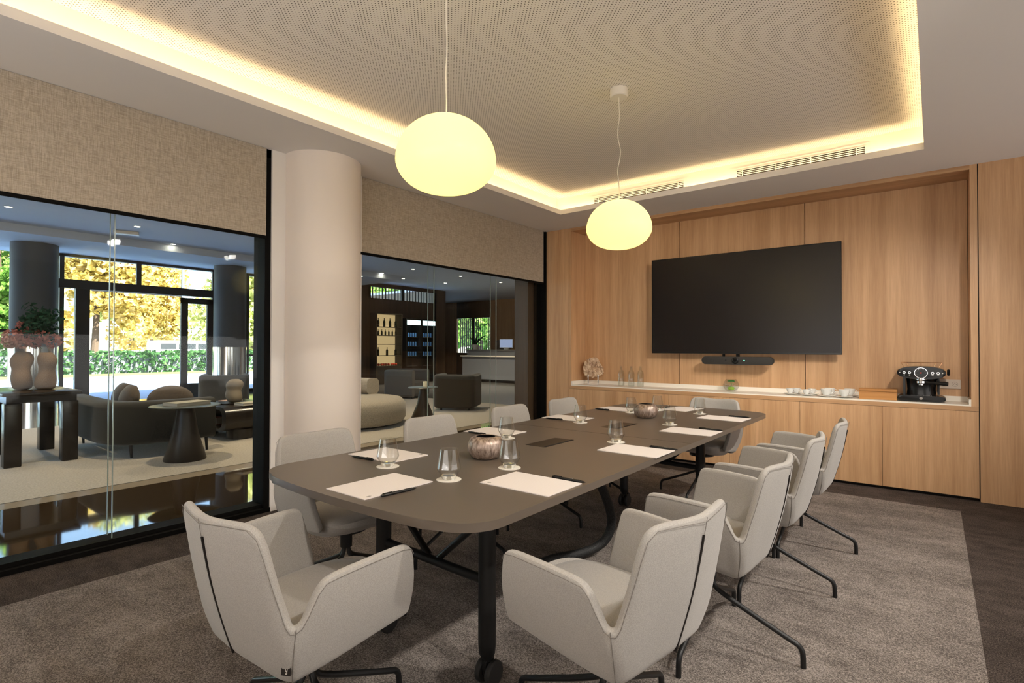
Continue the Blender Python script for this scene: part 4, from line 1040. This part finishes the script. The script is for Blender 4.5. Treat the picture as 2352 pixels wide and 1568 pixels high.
# bottle shelves and fridges along the street wall
t = thing('display_shelf', 'lit display shelves of bottles beside the fridges', 'shelf', (FX+.02, 0, 0))
b = MB(); b.box(0, .36, 11.30, 11.34, 0, 2.42); b.box(0, .36, 12.38, 12.42, 0, 2.42); b.box(0, .36, 11.34, 12.38, 2.38, 2.42); b.box(0, .36, 11.34, 12.38, 0, .62); b.build('cabinet', M['bronze'], t, smooth=0)
MB().box(.0, .01, 11.34, 12.38, .62, 2.38).build('back_panel', M['shelf_glow'], t, smooth=0)
shz = [.62, .98, 1.36, 1.66, 1.95]
for z in shz[1:]: MB().box(.01, .34, 11.34, 12.38, z-.02, z).build('shelf', M['bronze'], t, smooth=0)
wb = None
rows_ = [(1.95, 'top shelf', 4, .30), (1.66, 'second shelf', 6, .20), (.98, 'third shelf', 3, .28)]
for z, w, n_b, h in rows_:
    for i in range(n_b):
        y = 11.5+i*(.75/max(1, n_b-1))
        if wb is None: o = wb = MB().lathe([(0, 0), (.04, 0), (.042, .02), (.042, .18), (.015, .23), (.014, .30), (0, .30)], (0, 0, 0), 16).build('wine_bottle', M['bottle'])
        else: o = wb.copy(); C.objects.link(o)
        o.location = (FX+.22, y, z+.0005); s = h/.30; o.scale = (s, s, s)
        tag(o, 'dark bottle on the %s of the lit display, %s' % (w, ['first', 'second', 'third', 'fourth', 'fifth', 'sixth'][i]+' from the left'), 'bottle', 'dark bottles on the display shelves')
random.seed(4); ap = None
for i in range(9):
    y = 11.45+i*.10
    if ap is None: o = ap = MB().lathe([(0, .012), (.02, .002), (.042, .02), (.048, .05), (.035, .08), (.012, .085), (0, .075)], (0, 0, 0), 16).build('apple', M['apple'], smooth=70)
    else: o = ap.copy(); C.objects.link(o)
    o.location = (FX+.22+random.uniform(-.04, .04), y, .6205)
    tag(o, 'red fruit on the lowest display shelf, '+['first', 'second', 'third', 'fourth', 'fifth', 'sixth', 'seventh', 'eighth', 'ninth'][i]+' from the left', 'fruit', 'red fruit on the lowest display shelf')
def fridge(y0, lab):
    t = thing('drinks_fridge', lab, 'fridge', (FX+.02, y0, 0), 0, 'drinks fridges by the display shelves')
    b = MB(); b.box(0, .5, 0, .04, 0, 2.27); b.box(0, .5, .66, .70, 0, 2.27); b.box(0, .04, .04, .66, 0, 2.27); b.box(0, .5, .04, .66, 0, .25); b.box(0, .5, .04, .66, 2.22, 2.27); b.build('cabinet', M['black'], t, smooth=0)
    MB().box(.40, .5, .05, .65, 2.05, 2.21).build('header_light', M['fridge_glow'], t, smooth=0)
    for z in (.6, .95, 1.3, 1.62): MB().box(.05, .42, .04, .66, z-.01, z).build('shelf', M['chrome'], t, smooth=0)
    MB().box(.495, .5, .04, .66, .25, 2.04).build('door_glass', M['pane'], t, smooth=0)
fridge(12.47, 'black drinks fridge with glowing header, left of the two'); fridge(13.20, 'black drinks fridge with glowing header, right of the two')
cn = None
for f_i, y0 in enumerate((12.47, 13.20)):
    for s_i, z in enumerate((.95, 1.3, 1.62)):
        for i in range(5):
            if cn is None: o = cn = MB().lathe([(0, 0), (.03, 0), (.033, .01), (.033, .13), (.025, .15), (0, .15)], (0, 0, 0), 14).build('drink_can', M['bottle_blue'])
            else: o = cn.copy(); C.objects.link(o)
            o.location = (FX+.38, y0+.11+i*.11, z+.0005)
            tag(o, 'blue drink can on the %s shelf of the %s fridge, %s from the left' % (['lowest', 'middle', 'upper'][s_i], ['left', 'right'][f_i], ['first', 'second', 'third', 'fourth', 'fifth'][i]), 'can', 'blue cans in the drinks fridges')

# ============================================================ street and garden
tag(MB().box(-18.4, -15, -40, 14.2, -.12, -.02).build('pavement', M['pavement'], smooth=0), kind='structure')
tag(MB().box(-26.4, -18.4, -60, 60, -.12, -.04).build('road', M['asphalt'], smooth=0), kind='structure')
tag(MB().box(-26.6, -26.4, -60, 60, -.12, .05).build('kerb', M['kerb'], smooth=0), kind='structure')
tag(MB().box(-31.2, -26.6, -60, 60, -.12, .03).build('lawn', M['grass'], smooth=0), kind='structure')
tag(MB().box(-90, -31.2, -80, 100, -.2, .0).build('road', M['pavement'], smooth=0), kind='structure')
def foliage(n, fn, s, name, m, parent=None):
    mb = MB()
    for _ in range(n): card(mb, fn(), s*random.uniform(.6, 1.3), .9)
    return mb.build(name, m, parent, smooth=0)
random.seed(21)
o = foliage(15000, lambda: Vector((random.uniform(-30.6, -29.4), random.uniform(-2, 21), random.uniform(.05, 1.05))), .10, 'hedge', M['hedge'])
MB().box(-30.4, -29.6, -2, 21, 0.031, .85).build('hedge_core', M['kerb'], o, smooth=0)
tag(o, 'long clipped green hedge on the far side of the road', 'hedge')
trees = [(-38, 1.0, 9, 'leaf3'), (-43, 6.0, 11, 'leaf3'), (-37, 9.2, 8.5, 'leaf2'), (-45, 14.5, 12, 'leaf2'), (-52, 8.0, 13, 'leaf'), (-38, 17.2, 9, 'leaf'), (-46, 22.5, 12, 'leaf2'), (-54, 16, 15, 'leaf'), (-39, 25.5, 10, 'leaf3'), (-40, 34, 9, 'leaf3'), (-24, 27, 8, 'leaf3')]
tl = ['green tree far left beyond the tall table', 'green tree left of the first dark lobby column', 'golden tree seen through the left entrance glass', 'golden tree in the middle of the entrance view', 'yellow-green tree behind the golden ones',
      'yellow-green tree on the right of the entrance view', 'golden tree behind the right door leaf', 'tall yellow-green tree at the back', 'green tree behind the right lobby column', 'green tree beyond the high windows', 'green tree outside the window behind the reception counter']
for (x, y, h, mk), lab in zip(trees, tl):
    t = thing('garden_tree', lab, 'tree', (x, y, 0), 0, 'trees across the road')
    MB().tube([(0, 0, 0), (.1, .1, h*.3), (-.1, .2, h*.6), (0, 0, h*.85)], [.22, .05], 10, smooth_path=1).build('trunk', M['bark'], t)
    blobs = [(random.uniform(-1.6, 1.6), random.uniform(-2.2, 2.2), random.uniform(h*.16, h*.9), random.uniform(.9, 1.7)) for _ in range(22)]
    def fn():
        bx, by, bz, br = random.choice(blobs); d = Vector([random.gauss(0, 1) for _ in range(3)]).normalized()*br*random.uniform(.6, 1)
        return Vector((bx, by, bz))+d
    foliage(7000, fn, .18, 'crown', M[mk], t)
# parked white van
t = thing('parked_van', 'white parked van beyond the hedge seen through the entrance', 'van', (-34.2, 12.6, 0))
MB().box(-.9, .9, -2.4, 2.4, .35, 1.05, .12, 3).build('body', M['van'], t); MB().box(-.82, .82, -1.5, 2.0, 1.0, 1.62, .18, 3).build('cabin', M['van'], t)
for a, c in ((-1.3, -.5), (-.4, .5), (.6, 1.6)): MB().box(.80, .835, a, c, 1.12, 1.45, .02).build('window', M['car_glass'], t, smooth=0)
for y in (-1.5, 1.5):
    for sx in (-1, 1): MB().lathe([(0, -.1), (.28, -.1), (.32, 0), (.28, .1), (0, .1)], (sx*.82, y, .32), 24, Matrix.Rotation(PI/2, 4, 'Y')).build('wheel', M['rubber'], t)
tag(MB().tube([(-27.5, 10.2, 0), (-27.5, 10.2, 5)], .07, 10).build('lamp_post', M['kerb']), 'grey post on the lawn seen through the entrance doors', 'post')
t = thing('street_building', 'yellow building seen behind the right lobby column', 'building', (-70, 42, 0))
MB().box(-5, 5, -9, 9, 0, 16).build('facade', M['yellow_wall'], t, smooth=0)
for iy in range(5):
    for iz in range(4): MB().box(5.0, 5.06, -7.6+iy*3.4, -6.2+iy*3.4, 1.5+iz*3.6, 3.7+iz*3.6).build('window', M['white_plastic'], t, smooth=0)
